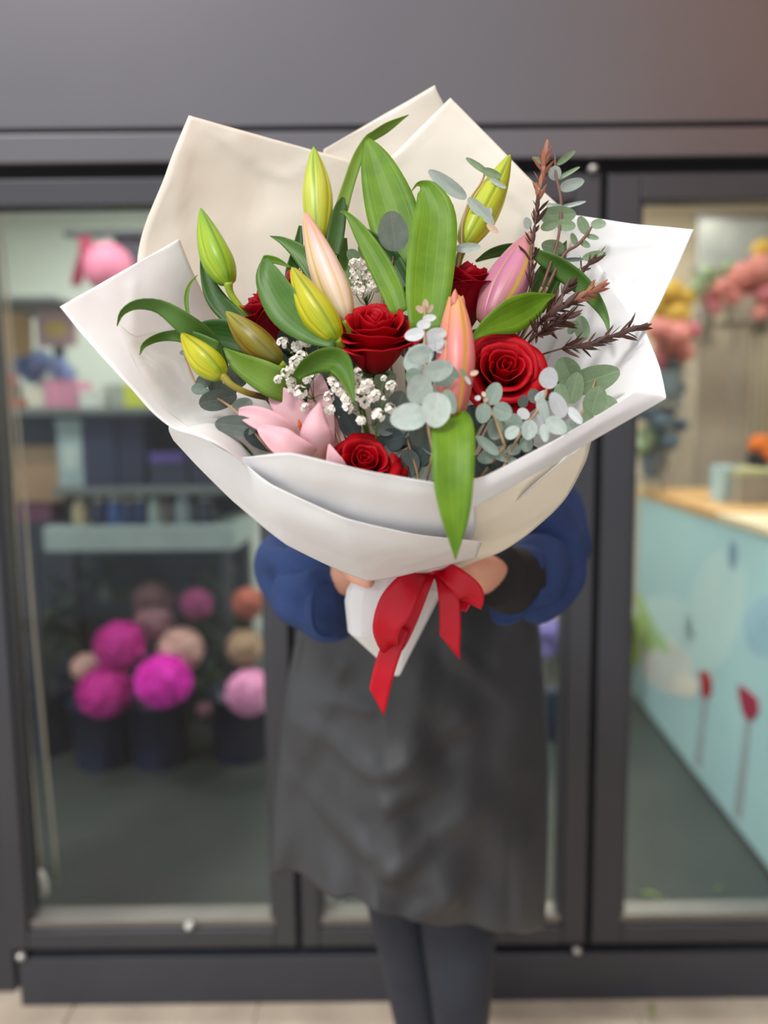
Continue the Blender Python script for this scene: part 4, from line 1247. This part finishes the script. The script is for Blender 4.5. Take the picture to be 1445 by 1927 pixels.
boxitem('gift_box', 'tall navy box second in the row beside the first tall one', 'box', 218, 778, 268, 917, YS + .01, (26, 34, 64), group='navy boxes on the shelf')
boxitem('gift_box', 'shorter dark box under the purple packet', 'box', 282, 872, 352, 917, YS, (36, 44, 66), group='navy boxes on the shelf')
boxitem('gift_box', 'dark box partly hidden behind the lowest white sheet', 'box', 358, 850, 420, 917, YS, (30, 36, 58), group='navy boxes on the shelf')
boxitem('gift_box', 'flat purple packet lying on a dark box', 'box', 280, 852, 345, 871, YS, (92, 74, 150), lid=.3)
boxitem('canister', 'slim pale teal upright carton beside the navy boxes', 'carton', 112, 788, 152, 917, YS, (150, 172, 172), lbl=(176, 192, 188))
boxitem('wooden_crate', 'brown wooden crate behind the hanging cords', 'crate', 18, 838, 118, 945, YS + .02, (150, 122, 92), lid=.3, lidc=(128, 108, 84))
boxitem('gift_box', 'maroon box at the foot of the wooden crate', 'box', 16, 946, 96, 984, YS + .02, (92, 40, 70))
boxitem('gift_box', 'pink box on the upper shelf', 'box', 86, 716, 144, 768, YS, (196, 130, 156), group='boxes on the upper shelf')
boxitem('gift_box', 'cream carton on the upper shelf beside the pink box', 'box', 50, 728, 82, 768, YS, (206, 200, 184), group='boxes on the upper shelf')
boxitem('gift_box', 'white small carton between the pink box and the lime packet', 'box', 150, 735, 190, 768, YS, (206, 212, 206), group='boxes on the upper shelf')
boxitem('gift_box', 'grey carton just behind the lime packet', 'box', 194, 722, 232, 768, YS + .05, (160, 168, 160), group='boxes on the upper shelf')
boxitem('gift_box', 'lime yellow packet on the upper shelf', 'box', 234, 722, 290, 768, YS, (196, 204, 70), group='boxes on the upper shelf')
boxitem('gift_box', 'orange-red small box at the far end of the upper shelf', 'box', -6, 748, 44, 768, YS, (176, 96, 76), group='boxes on the upper shelf')
boxitem('cork_board', 'tan cork board leaning on the upper wall shelf', 'board', -40, 566, 52, 690, YS + .3, (196, 162, 110), .03, lid=.03)
boxitem('greeting_card', 'pinkish greeting card with yellow picture on the wall', 'card', 70, 575, 140, 652, YS + .25, (190, 160, 160), .02, lid=.05, lbl=(214, 190, 110))
jars = [(132, 940, 160, (206, 190, 150), (214, 200, 160), 'cream jar first in the low row'), (168, 938, 196, (28, 40, 84), (206, 200, 180), 'navy jar beside the cream jar'),
        (198, 936, 226, (48, 92, 160), (214, 210, 196), 'bright blue jar in the low row'), (228, 938, 246, (40, 60, 110), (206, 196, 170), 'narrow blue jar in the low row'),
        (248, 936, 272, (26, 50, 104), (200, 210, 200), 'dark blue jar right of the narrow one'), (276, 938, 300, (170, 190, 184), (180, 196, 190), 'pale mint jar in the low row'),
        (303, 942, 320, (112, 100, 96), (130, 120, 110), 'brown jar beside the mint jar'), (324, 934, 358, (150, 166, 172), (170, 180, 184), 'grey jar near the row end'),
        (366, 936, 400, (34, 44, 74), (150, 160, 160), 'last dark jar of the low row')]
for x0, y0, x1, c, lc, lb in jars: jar('jar', lb, 'jar', x0, y0, x1, 990, YS, c, lc, 'jars on the display shelf')

# pink paper lantern and crimson banner under the wall rail
t_ = thing('wall_rail', 'dark hanging rail on the pale wall above the pink lantern', 'rail', at(210, 440, 3.5))
a, b = at(122, 446, 3.5), at(330, 434, 3.5)
box('bar', a.x, b.x, 3.48, 3.52, a.z, b.z, cm((60, 62, 74)), t_, .004)
a, b = at(218, 520, 3.52), at(330, 446, 3.52)
box('dark_panel', a.x, b.x, 3.52, 3.54, a.z, b.z, cm((66, 64, 78)), t_)
for px in (140, 300):
    p = at(px, 440, 3.5); box('bracket', p.x - .01, p.x + .01, 3.5, 5.2, p.z - .01, p.z + .01, cm((60, 62, 74)), t_)
o = strap('ribbon_banner', None, [(160, 446, 3.45, 12), (163, 475, 3.44, 13), (152, 505, 3.44, 11), (141, 538, 3.45, 8)], cm((150, 40, 70)), .3, solid=.004)
tag(o, 'crimson banner hanging from the dark rail beside the pink lantern', 'banner')
c = at(205, 505, 3.42); r = 46 * mpp(c)
t_ = thing('paper_lantern', 'round pink paper lantern hanging from the dark rail', 'lantern', c - Vector((0, 0, r)))
prof = []
for i in range(25):
    a = PI * i / 24
    prof.append((max(.001, r * math.sin(a) * (1 + .03 * math.cos(i * PI))), -r * math.cos(a) + r))
lathe('shade', t_, prof, cm((226, 130, 160)), t_.location)
tube('string', t_, [c + Vector((0, 0, r)), at(205, 442, 3.5)], .003, cm((200, 190, 190)), 5)

# --- pompom flowers in buckets
def pompom(name, c, c2, seed, n=220):
    rr = random.Random(seed)
    verts, faces = [], []
    for k in range(n):
        z = 1 - 2 * (k + .5) / n
        a = k * 2.39996
        s = math.sqrt(1 - z * z)
        d = Vector((s * math.cos(a), s * math.sin(a), z))
        x = d.orthogonal().normalized(); x = Matrix.Rotation(rr.uniform(0, 6.28), 3, d) @ x
        y = d.cross(x)
        i0 = len(verts)
        w = .16
        verts += [d * .62, d * .88 + x * w, d * rr.uniform(.98, 1.06) + y * .05, d * .88 - x * w]
        faces.append((i0, i0 + 1, i0 + 2, i0 + 3))
    i0 = len(verts)
    m_, n_ = 10, 14
    for i in range(m_ + 1):
        for j in range(n_):
            th, ph = PI * i / m_, 2 * PI * j / n_
            verts.append(Vector((math.sin(th) * math.cos(ph), math.sin(th) * math.sin(ph), math.cos(th))) * .86)
    for i in range(m_):
        for j in range(n_):
            faces.append((i0 + i * n_ + j, i0 + i * n_ + (j + 1) % n_, i0 + (i + 1) * n_ + (j + 1) % n_, i0 + (i + 1) * n_ + j))
    me = bpy.data.meshes.new(name)
    me.from_pydata([tuple(v) for v in verts], [], faces)
    me.polygons.foreach_set('use_smooth', [True] * len(faces))
    me.materials.append(plain(name + '_petals', c, .7, c2, 30, transl=.2))
    return me
def bloomobj(mesh, c, r, parent, name='bloom'):
    Mx = Matrix.Diagonal((r, r, r * .95, 1)); Mx.translation = c
    return instance(name, mesh, Mx, parent)
PM = {'mag': pompom('bloom_magenta', (216, 52, 176), (196, 40, 150), 1), 'hot': pompom('bloom_hot_pink', (240, 60, 210), (228, 44, 196), 2), 'blush': pompom('bloom_blush', (214, 176, 176), (224, 196, 180), 3),
      'mauve': pompom('bloom_mauve', (170, 128, 140), (150, 110, 122), 4), 'plum': pompom('bloom_plum', (176, 84, 140), (156, 70, 120), 5), 'brn': pompom('bloom_dusty', (126, 92, 96), (112, 80, 80), 6),
      'cor': pompom('bloom_coral', (206, 128, 106), (190, 110, 92), 7), 'tan': pompom('bloom_sand', (206, 180, 152), (190, 164, 140), 8), 'pink': pompom('bloom_pink', (240, 170, 216), (244, 190, 222), 9)}
M['dstem'] = plain('dark_flower_stem', (48, 66, 50), .6)
M['dleaf'] = plain('dark_foliage', (44, 62, 56), .5, (62, 84, 72), 9, transl=.15)
M['bucket'] = plain('navy_bucket', (22, 34, 66), .35, (26, 40, 74), 5)
def bucket(label, px, py, Y, rpx, h=.3, mat=None):
    p = at(px, py, Y); p.z = 0
    r = rpx * mpp(p)
    t_ = thing('flower_bucket', label, 'bucket', p, 'flower buckets')
    lathe('pail', t_, [(r * .78, 0), (r * .8, .005), (r, h), (r * 1.04, h), (r * 1.04, h - .012), (r * .97, h - .012), (r * .76, .02)], mat or M['bucket'], p, 24)
    return t_, p, h
bk = [bucket('navy bucket below the hot pink pompom', 300, 1360, 3.15, 62)[1], bucket('navy bucket below the two magenta pompoms', 195, 1370, 3.15, 60)[1], bucket('navy bucket below the light pink pompom', 455, 1360, 3.2, 62)[1],
      bucket('navy bucket of dark foliage beside the cords', 95, 1350, 3.3, 55)[1]]
FLW = [('magenta pompom bloom, upper of the touching pair', 225, 1213, 48, 'mag', 3.0, 1), ('magenta pompom bloom, lowest of the touching pair', 197, 1300, 52, 'mag', 2.95, 1), ('brightest hot pink pompom bloom', 308, 1281, 54, 'hot', 2.93, 0),
       ('cream blush pompom bloom behind the hot pink one', 340, 1222, 44, 'blush', 3.05, 0), ('blush pompom peeking out behind the magenta pair', 162, 1256, 28, 'blush', 3.08, 1), ('dusty mauve pompom above the hot pink one', 290, 1172, 38, 'mauve', 3.1, 0),
       ('small plum pink pompom below the shelf board', 370, 1137, 31, 'plum', 3.1, 0), ('brownish mauve pompom, topmost of the dusty ones', 288, 1130, 38, 'brn', 3.16, 0), ('coral pompom by the door stile', 468, 1135, 32, 'cor', 3.1, 2),
       ('sand coloured pompom between the coral and pink ones', 460, 1217, 35, 'tan', 3.05, 2), ('light pink pompom cut by the door stile', 470, 1303, 46, 'pink', 2.95, 2), ('tiny mauve pompom low in the shade', 385, 1335, 15, 'mauve', 3.0, 0)]
for lb, px, py, rp, kd, Y, bi in FLW:
    c = at(px, py, Y); r = rp * mpp(c)
    b = bk[bi] + Vector((rng.uniform(-.03, .03), rng.uniform(-.03, .03), .04))
    t_ = thing('pompom_flower', lb, 'flower', b, 'pompom blooms behind the pane')
    bloomobj(PM[kd], c, r, t_)
    tube('stem', t_, [c - Vector((0, 0, r * .8)), c.lerp(b, .5) + Vector((0, .05, .02)), b], .005, M['dstem'], 6)
def foliage(label, px, py, Y, wpx, hpx, b, n=46, mat=None, ls=.05):
    t_ = thing('foliage_bunch', label, 'foliage', b, 'leafy bunches in buckets')
    m0 = at(px, py, Y)
    sx, sz = wpx * mpp(m0), hpx * mpp(m0)
    for k in range(5):
        tipp = m0 + Vector((rng.uniform(-1, 1) * sx, rng.uniform(-.08, .08), rng.uniform(.2, 1) * sz))
        tube('stem', t_, [b + Vector((0, 0, .03)), b.lerp(tipp, .6) + Vector((0, .03, .05)), tipp], .003, M['dstem'], 5)
    for k in range(n):
        c = m0 + Vector((rng.gauss(0, .5) * sx, rng.uniform(-.1, .1), rng.gauss(0, .5) * sz))
        d = Vector((rng.uniform(-1, 1), rng.uniform(-1, .4), rng.uniform(-.3, 1))).normalized()
        nr = d.orthogonal().normalized(); nr = Matrix.Rotation(rng.uniform(0, 6.28), 3, d) @ nr
        s = ls * rng.uniform(.7, 1.4)
        Mx = Matrix((nr * s, d * s * 1.5, d.cross(nr) * s)).transposed().to_4x4(); Mx.translation = c
        instance('leaf', mat or FOL, Mx, t_)
FOL = eucmesh('foliage_leaf', M['dleaf'])
foliage('dark leafy bunch behind the cords, left of the pompoms', 110, 1180, 3.35, 55, 90, bk[3])
foliage('dark leafy bunch above the magenta pompoms', 210, 1110, 3.4, 60, 50, bk[1], 40)
foliage('dark leafy bunch around the plum pompom', 400, 1120, 3.4, 60, 70, bk[2], 46)
foliage('dark leafy bunch low around the light pink pompom', 400, 1260, 3.3, 60, 70, bk[0], 36)

# mixed blooms on upper shelf
PMF = {'blue': pompom('bloom_blue', (140, 160, 206), (130, 146, 190), 11, 90), 'red': pompom('bloom_red', (170, 60, 64), (150, 44, 50), 12, 90), 'yel': pompom('bloom_yellow', (208, 176, 80), (196, 158, 62), 13, 90),
       'coral': pompom('bloom_coral_pink', (208, 144, 130), (200, 122, 116), 14, 90), 'ora': pompom('bloom_orange', (226, 130, 50), (210, 110, 40), 15, 90), 'rose': pompom('bloom_dusk_rose', (196, 120, 126), (180, 100, 110), 16, 90),
       'slate': pompom('bloom_slate', (110, 124, 140), (96, 112, 120), 17, 90), 'vio': pompom('bloom_violet', (150, 140, 206), (120, 110, 180), 18, 90), 'sage': pompom('bloom_sage', (150, 166, 130), (136, 150, 116), 19, 90)}
VB = []
def bunch(label, pts, Y, kinds, pot, potc=(120, 116, 110), cat='flowers', leafk='m'):
    """vase of blooms; pts = (px,py,rpx); pot = (x0,y0,x1,y1) pixels of the vase"""
    a, b = at(pot[0], pot[3], Y), at(pot[2], pot[1], Y)
    base = Vector(((a.x + b.x) / 2, Y + .05, a.z))
    r, h = (b.x - a.x) / 2, b.z - a.z
    t_ = thing('flower_vase', label, cat, base, 'vases of flowers in the shop')
    lathe('vase', t_, [(r * .7, 0), (r * .75, h * .03), (r, h * .6), (r * .85, h * .9), (r * .95, h), (r * .85, h), (r * .6, h * .1)], cm(potc, .35), base)
    VB.append((base.copy(), r))
    for k, (px, py, rp) in enumerate(pts):
        c = at(px, py, Y + rng.uniform(-.06, .06)); rr = rp * mpp(c)
        bloomobj(PMF[kinds[k % len(kinds)]], c, rr, t_)
        tube('stem', t_, [c, c.lerp(base + Vector((0, 0, h)), .6), base + Vector((0, 0, h * .7))], .004, M['dstem'], 5)
    return t_
bunch('vase of pale blue blooms above the pink box', [(40, 690, 22), (75, 682, 26), (108, 690, 22), (60, 706, 18), (128, 704, 16)], YS + .2, ['blue'], (60, 712, 100, 768), (170, 176, 176))
bunch('small vase of red blooms at the edge of the upper shelf', [(4, 706, 16), (22, 716, 12)], YS + .15, ['red'], (0, 722, 30, 748), (150, 120, 110))

# --- cords of the blind
M['cord'] = plain('beige_cord', (190, 178, 158), .8)
for lb, pts, wt in (('beige blind cord ending in a white weight', [(14, 700), (30, 1000), (52, 1350), (77, 1650)], (78, 1668)), ('thinner blind cord right of the weighted one', [(30, 740), (58, 1120), (84, 1400), (108, 1660)], None)):
    Y = 1.95
    t_ = thing('blind_cord', lb, 'cord', at(pts[-1][0], pts[-1][1], Y), 'blind cords')
    top = at(pts[0][0], pts[0][1], Y); top.z = 2.85; top.x -= .03
    tube('line', t_, [top] + [at(x, y, Y) for x, y in pts], .0035, M['cord'], 6)
    if wt:
        c = at(wt[0], wt[1], Y)
        lathe('weight', t_, [(.003, .05), (.010, .035), (.016, .01), (.017, -.02), (.012, -.032), (.001, -.034)], cm((226, 220, 212), .4), c, 14)

# --- mural counter behind the third pane
def floorpt(px, py):
    r = FW + RT * ((px - W / 2) / F) + UP * ((H / 2 - py) / F)
    return CAM + r * (-CAM.z / r.z)
A_, B_ = floorpt(1192, 1312), floorpt(1445, 1642)
dirn = (B_ - A_).normalized()
Bn = B_ + dirn * ((1.93 - B_.y) / dirn.y)
HC = 1.12
nrm = Vector((dirn.y, -dirn.x, 0)).normalized()
if nrm.x > 0: nrm = -nrm
ctr = thing('mural_counter', 'pale teal counter painted with poppies and clouds behind the last pane', 'counter', A_.lerp(Bn, .5))
M['teal'] = plain('painted_teal', (168, 202, 202), .55, (158, 192, 198), 1.6)
M['tealw'] = plain('painted_haze', (178, 207, 205), .6, (186, 210, 208), 3)
M['woodtop'] = plain('honey_wood_top', (206, 164, 108), .45, (190, 148, 94), 5)
M['stonetop'] = plain('beige_stone_top', (218, 200, 164), .5, (208, 190, 156), 5)
def slab(name, p, q_, w, z0, z1, mat, over=0.0):
    n = nrm
    v = [p + n * over, q_ + n * over, q_ - n * w, p - n * w]
    verts = [Vector((x.x, x.y, z0)) for x in v] + [Vector((x.x, x.y, z1)) for x in v]
    return mk(name, verts, [(0, 3, 2, 1), (4, 5, 6, 7), (0, 1, 5, 4), (1, 2, 6, 5), (2, 3, 7, 6), (3, 0, 4, 7)], mat, ctr, smooth=False, bevel=.003)
slab('front_panel', A_, Bn, .04, 0, HC - .03, M['teal'])
slab('carcass', A_ - nrm * .04, Bn - nrm * .04, .6, 0.02, HC - .03, cm((110, 112, 112)))
mid = A_.lerp(Bn, .55)
slab('worktop', A_, mid, .66, HC - .03, HC + .006, M['woodtop'], .01)
slab('worktop', mid, Bn, .66, HC - .03, HC, M['stonetop'], .01)
slab('plinth', A_, Bn, .02, 0, .02, cm((60, 66, 66)), .004)
def onpanel(px, py, off):
    r = FW + RT * ((px - W / 2) / F) + UP * ((H / 2 - py) / F)
    P0 = A_ + nrm * off
    return CAM + r * ((P0 - CAM).dot(nrm) / r.dot(nrm))
def motif(name, pix, mat, off):
    v = [onpanel(x, y, off) for x, y in pix]
    n = len(v)
    w = [p - nrm * .004 for p in v]
    mk(name, v + w, [tuple(range(n))] + [(i, i + n, (i + 1) % n + n, (i + 1) % n) for i in range(n)], mat, ctr, smooth=False)
def blob(cx, cy, rx, ry, n=18, j=.12, rot=0):
    out = []
    for k in range(n):
        a = 2 * PI * k / n
        s = 1 + j * noise.noise(Vector((cx * .1 + math.cos(a) * 1.5, cy * .1 + math.sin(a) * 1.5, 2)))
        x, y = rx * s * math.cos(a), ry * s * math.sin(a)
        out.append((cx + x * math.cos(rot) - y * math.sin(rot), cy + x * math.sin(rot) + y * math.cos(rot)))
    return out
motif('painted_cloud', blob(1345, 1150, 52, 120, rot=.2), M['tealw'], .001)
motif('painted_cloud', blob(1245, 1180, 60, 60, rot=.6), M['tealw'], .001)
motif('painted_haze', blob(1440, 1180, 40, 60), cm((158, 194, 208)), .0012)
motif('painted_blossom', blob(1258, 1255, 62, 44, rot=.85, j=.3), cm((212, 214, 208)), .002)
motif('painted_blossom', blob(1290, 1290, 24, 20, rot=.8), cm((232, 224, 208)), .003)
motif('painted_leaves', blob(1215, 1180, 14, 52, rot=-.25, j=.4), cm((170, 196, 116)), .003)
motif('painted_leaves', blob(1192, 1200, 12, 46, rot=-.1, j=.4), cm((150, 166, 50)), .0035)
motif('painted_leaves', blob(1236, 1200, 10, 40, rot=-.6, j=.4), cm((166, 198, 140)), .0035)
motif('painted_poppy', [(1314, 1262), (1330, 1264), (1338, 1282), (1337, 1305), (1327, 1318), (1318, 1304), (1318, 1284)], cm((170, 34, 36)), .004)
motif('painted_poppy', [(1388, 1288), (1402, 1296), (1424, 1316), (1426, 1342), (1408, 1360), (1396, 1340), (1390, 1312)], cm((156, 36, 66)), .004)
motif('painted_stem', [(1322, 1318), (1330, 1318), (1318, 1450), (1306, 1436)], cm((150, 158, 162)), .002)
motif('painted_stem', [(1402, 1360), (1412, 1360), (1394, 1546), (1380, 1530)], cm((150, 158, 162)), .002)
motif('painted_mark', blob(1378, 1045, 8, 28), cm((120, 150, 170)), .002)
# things on and around the counter
def topbox(name, label, cat, x0, y0, x1, y1, c, depth, **kw):
    Y = None
    r = FW + RT * (((x0 + x1) / 2 - W / 2) / F) + UP * ((H / 2 - y1) / F)
    p = CAM + r * ((HC + .006 - CAM.z) / r.z)
    return boxitem(name, label, cat, x0, y0, x1, y1, p.y, c, depth, **kw)
topbox('till_box', 'grey box standing on the mural counter top', 'box', 1392, 884, 1470, 950, (150, 142, 128), .25, lid=.15, lidc=(176, 176, 130))
topbox('paper_carton', 'pale blue carton beside the grey box on the counter', 'carton', 1358, 878, 1388, 946, (172, 196, 200), .12)
cab = boxitem('tall_cabinet', 'tall taupe cabinet standing behind the mural counter', 'cabinet', 1296, 600, 1420, 1250, 4.4, (168, 154, 136), .5, lid=.02)
cab.location.z = 0
for ch_ in cab.children:
    ch_.location = (0, 0, 0)
bunch('vase of orange blooms at the frame edge on the counter end', [(1432, 838, 24), (1450, 852, 18)], 3.3, ['ora'], (1415, 850, 1460, 884), (40, 40, 50))
bunch('vase of yellow blooms beside the paper corner', [(1262, 548, 24), (1248, 580, 26), (1276, 590, 24), (1290, 560, 18)], 3.7, ['yel'], (1240, 640, 1300, 700), (90, 100, 104))
bunch('vase of coral blooms right beside the white paper edge', [(1240, 620, 26), (1272, 630, 30), (1300, 622, 20), (1252, 655, 24), (1286, 662, 22), (1240, 680, 16)], 3.5, ['coral', 'coral', 'rose'], (1235, 700, 1290, 760), (96, 106, 110))
bunch('tall vase of coral and rose blooms before the grey wall panel', [(1400, 520, 30), (1432, 505, 30), (1416, 560, 30), (1446, 555, 26), (1380, 560, 20), (1360, 540, 18), (1430, 590, 20), (1345, 580, 14)], 3.8, ['coral', 'coral', 'coral', 'rose'], (1370, 560, 1440, 600), (150, 138, 122))
bunch('yellow blooms at the frame edge above the coral ones', [(1436, 470, 22), (1452, 480, 22)], 3.85, ['yel'], (1425, 560, 1465, 620), (120, 116, 110))
bunch('vase of slate blue blooms behind the folded paper rim', [(1215, 770, 26), (1245, 790, 26), (1225, 820, 26), (1262, 760, 22), (1258, 830, 22), (1205, 840, 20), (1280, 800, 16), (1275, 730, 18)], 3.6, ['slate', 'slate', 'sage'], (1210, 840, 1265, 900), (112, 120, 126))
bunch('vase of sage blooms under the grey wall panel', [(1330, 520, 22), (1310, 545, 20), (1340, 560, 18), (1370, 505, 16)], 4.0, ['sage', 'sage', 'rose'], (1310, 580, 1350, 640), (130, 124, 112))
fs = thing('flower_stand', 'taupe tiered flower stand carrying vases of flowers above the mural counter', 'stand', (VB[4][0].x, VB[4][0].y, 0))
for bp, r in VB[3:9]:
    zb = HC if bp.y < 3.95 else 0.0
    box('tier', bp.x - r * 1.1, bp.x + r * 1.1, bp.y - r * 1.1, bp.y + r * 1.1, bp.z - .015, bp.z, cm((150, 142, 128)), fs, .003)
    box('post', bp.x - .006, bp.x + .006, bp.y + r * .6, bp.y + r * .6 + .012, min(zb, bp.z - .02), bp.z - .015, cm((150, 142, 128)), fs)
a, b = at(1312, 505, 4.6), at(1480, 410, 4.6)
t_ = thing('wall_panel', 'grey marbled picture hung high on the beige wall', 'picture', ((a.x + b.x) / 2, 4.6, a.z))
box('canvas', a.x, b.x, 4.6, 4.63, a.z, b.z, plain('grey_canvas', (104, 106, 102), .7, (140, 140, 132), 5), t_)
for z0, z1 in ((a.z - .02, a.z), (b.z, b.z + .02)): box('frame_bar', a.x - .02, b.x + .02, 4.59, 4.64, z0, z1, cm((70, 70, 72)), t_, .003)
box('hanger', (a.x + b.x) / 2 - .01, (a.x + b.x) / 2 + .01, 4.63, 5.2, b.z - .05, b.z - .03, cm((70, 70, 72)), t_)
bunch('bucket of violet and green stems behind the middle pane by the apron', [(1030, 1190, 22), (1048, 1180, 18), (1026, 1225, 16), (1050, 1215, 14)], 3.3, ['vio'], (1015, 1300, 1065, 1400), (30, 42, 70), cat='flowers')
pp = floorpt(1185, 1330)
bucket('dark bucket at the far end of the mural counter', 1166, 1320, pp.y - .02, 24, .45)

# --- scraps
M['scrap'] = plain('green_leaf_scrap', (120, 150, 60), .6, (136, 160, 70), 20, transl=.2)
def scrap(label, px, py, l, rot):
    p = floorpt(px, py)
    verts = []
    for i in range(7):
        t = i / 6
        w = .16 * math.sin(PI * min(1, t * .95 + .03))
        for j in (-1, 0, 1):
            x, y = (t - .5) * l, j * w * l * .6
            verts.append(p + Vector((x * math.cos(rot) - y * math.sin(rot), x * math.sin(rot) + y * math.cos(rot), .004 + .006 * abs(j) + .012 * math.sin(t * PI))))
    o = mk('fallen_leaf', verts, gridfaces(7, 3), M['scrap'], solid=.0006)
    tag(o, label, 'leaf', 'fallen leaf scraps')
scrap('larger fallen green leaf on the dark floor behind the last pane', 1225, 1692, .075, -.4)
scrap('small fallen leaf beside the foot of the mural counter', 1352, 1680, .03, .5)
scrap('green leaf scrap on the beige paving at the frame bottom', 1226, 1910, .05, 1.3)
scrap('tiny leaf scrap on the paving below the last pane', 1376, 1890, .02, .8)
t_ = thing('white_tag', 'small white tag lying on the sill beside the apron hem', 'tag', at(615, 1728, 1.83))
c = at(615, 1728, 1.83)
box('card', c.x - .028, c.x + .028, 1.815, 1.84, .201, .222 + .03, cm((226, 226, 220)), t_, .004)
box('clip', c.x + .03, c.x + .042, 1.815, 1.835, .201, .235, cm((150, 150, 146)), t_, .003)
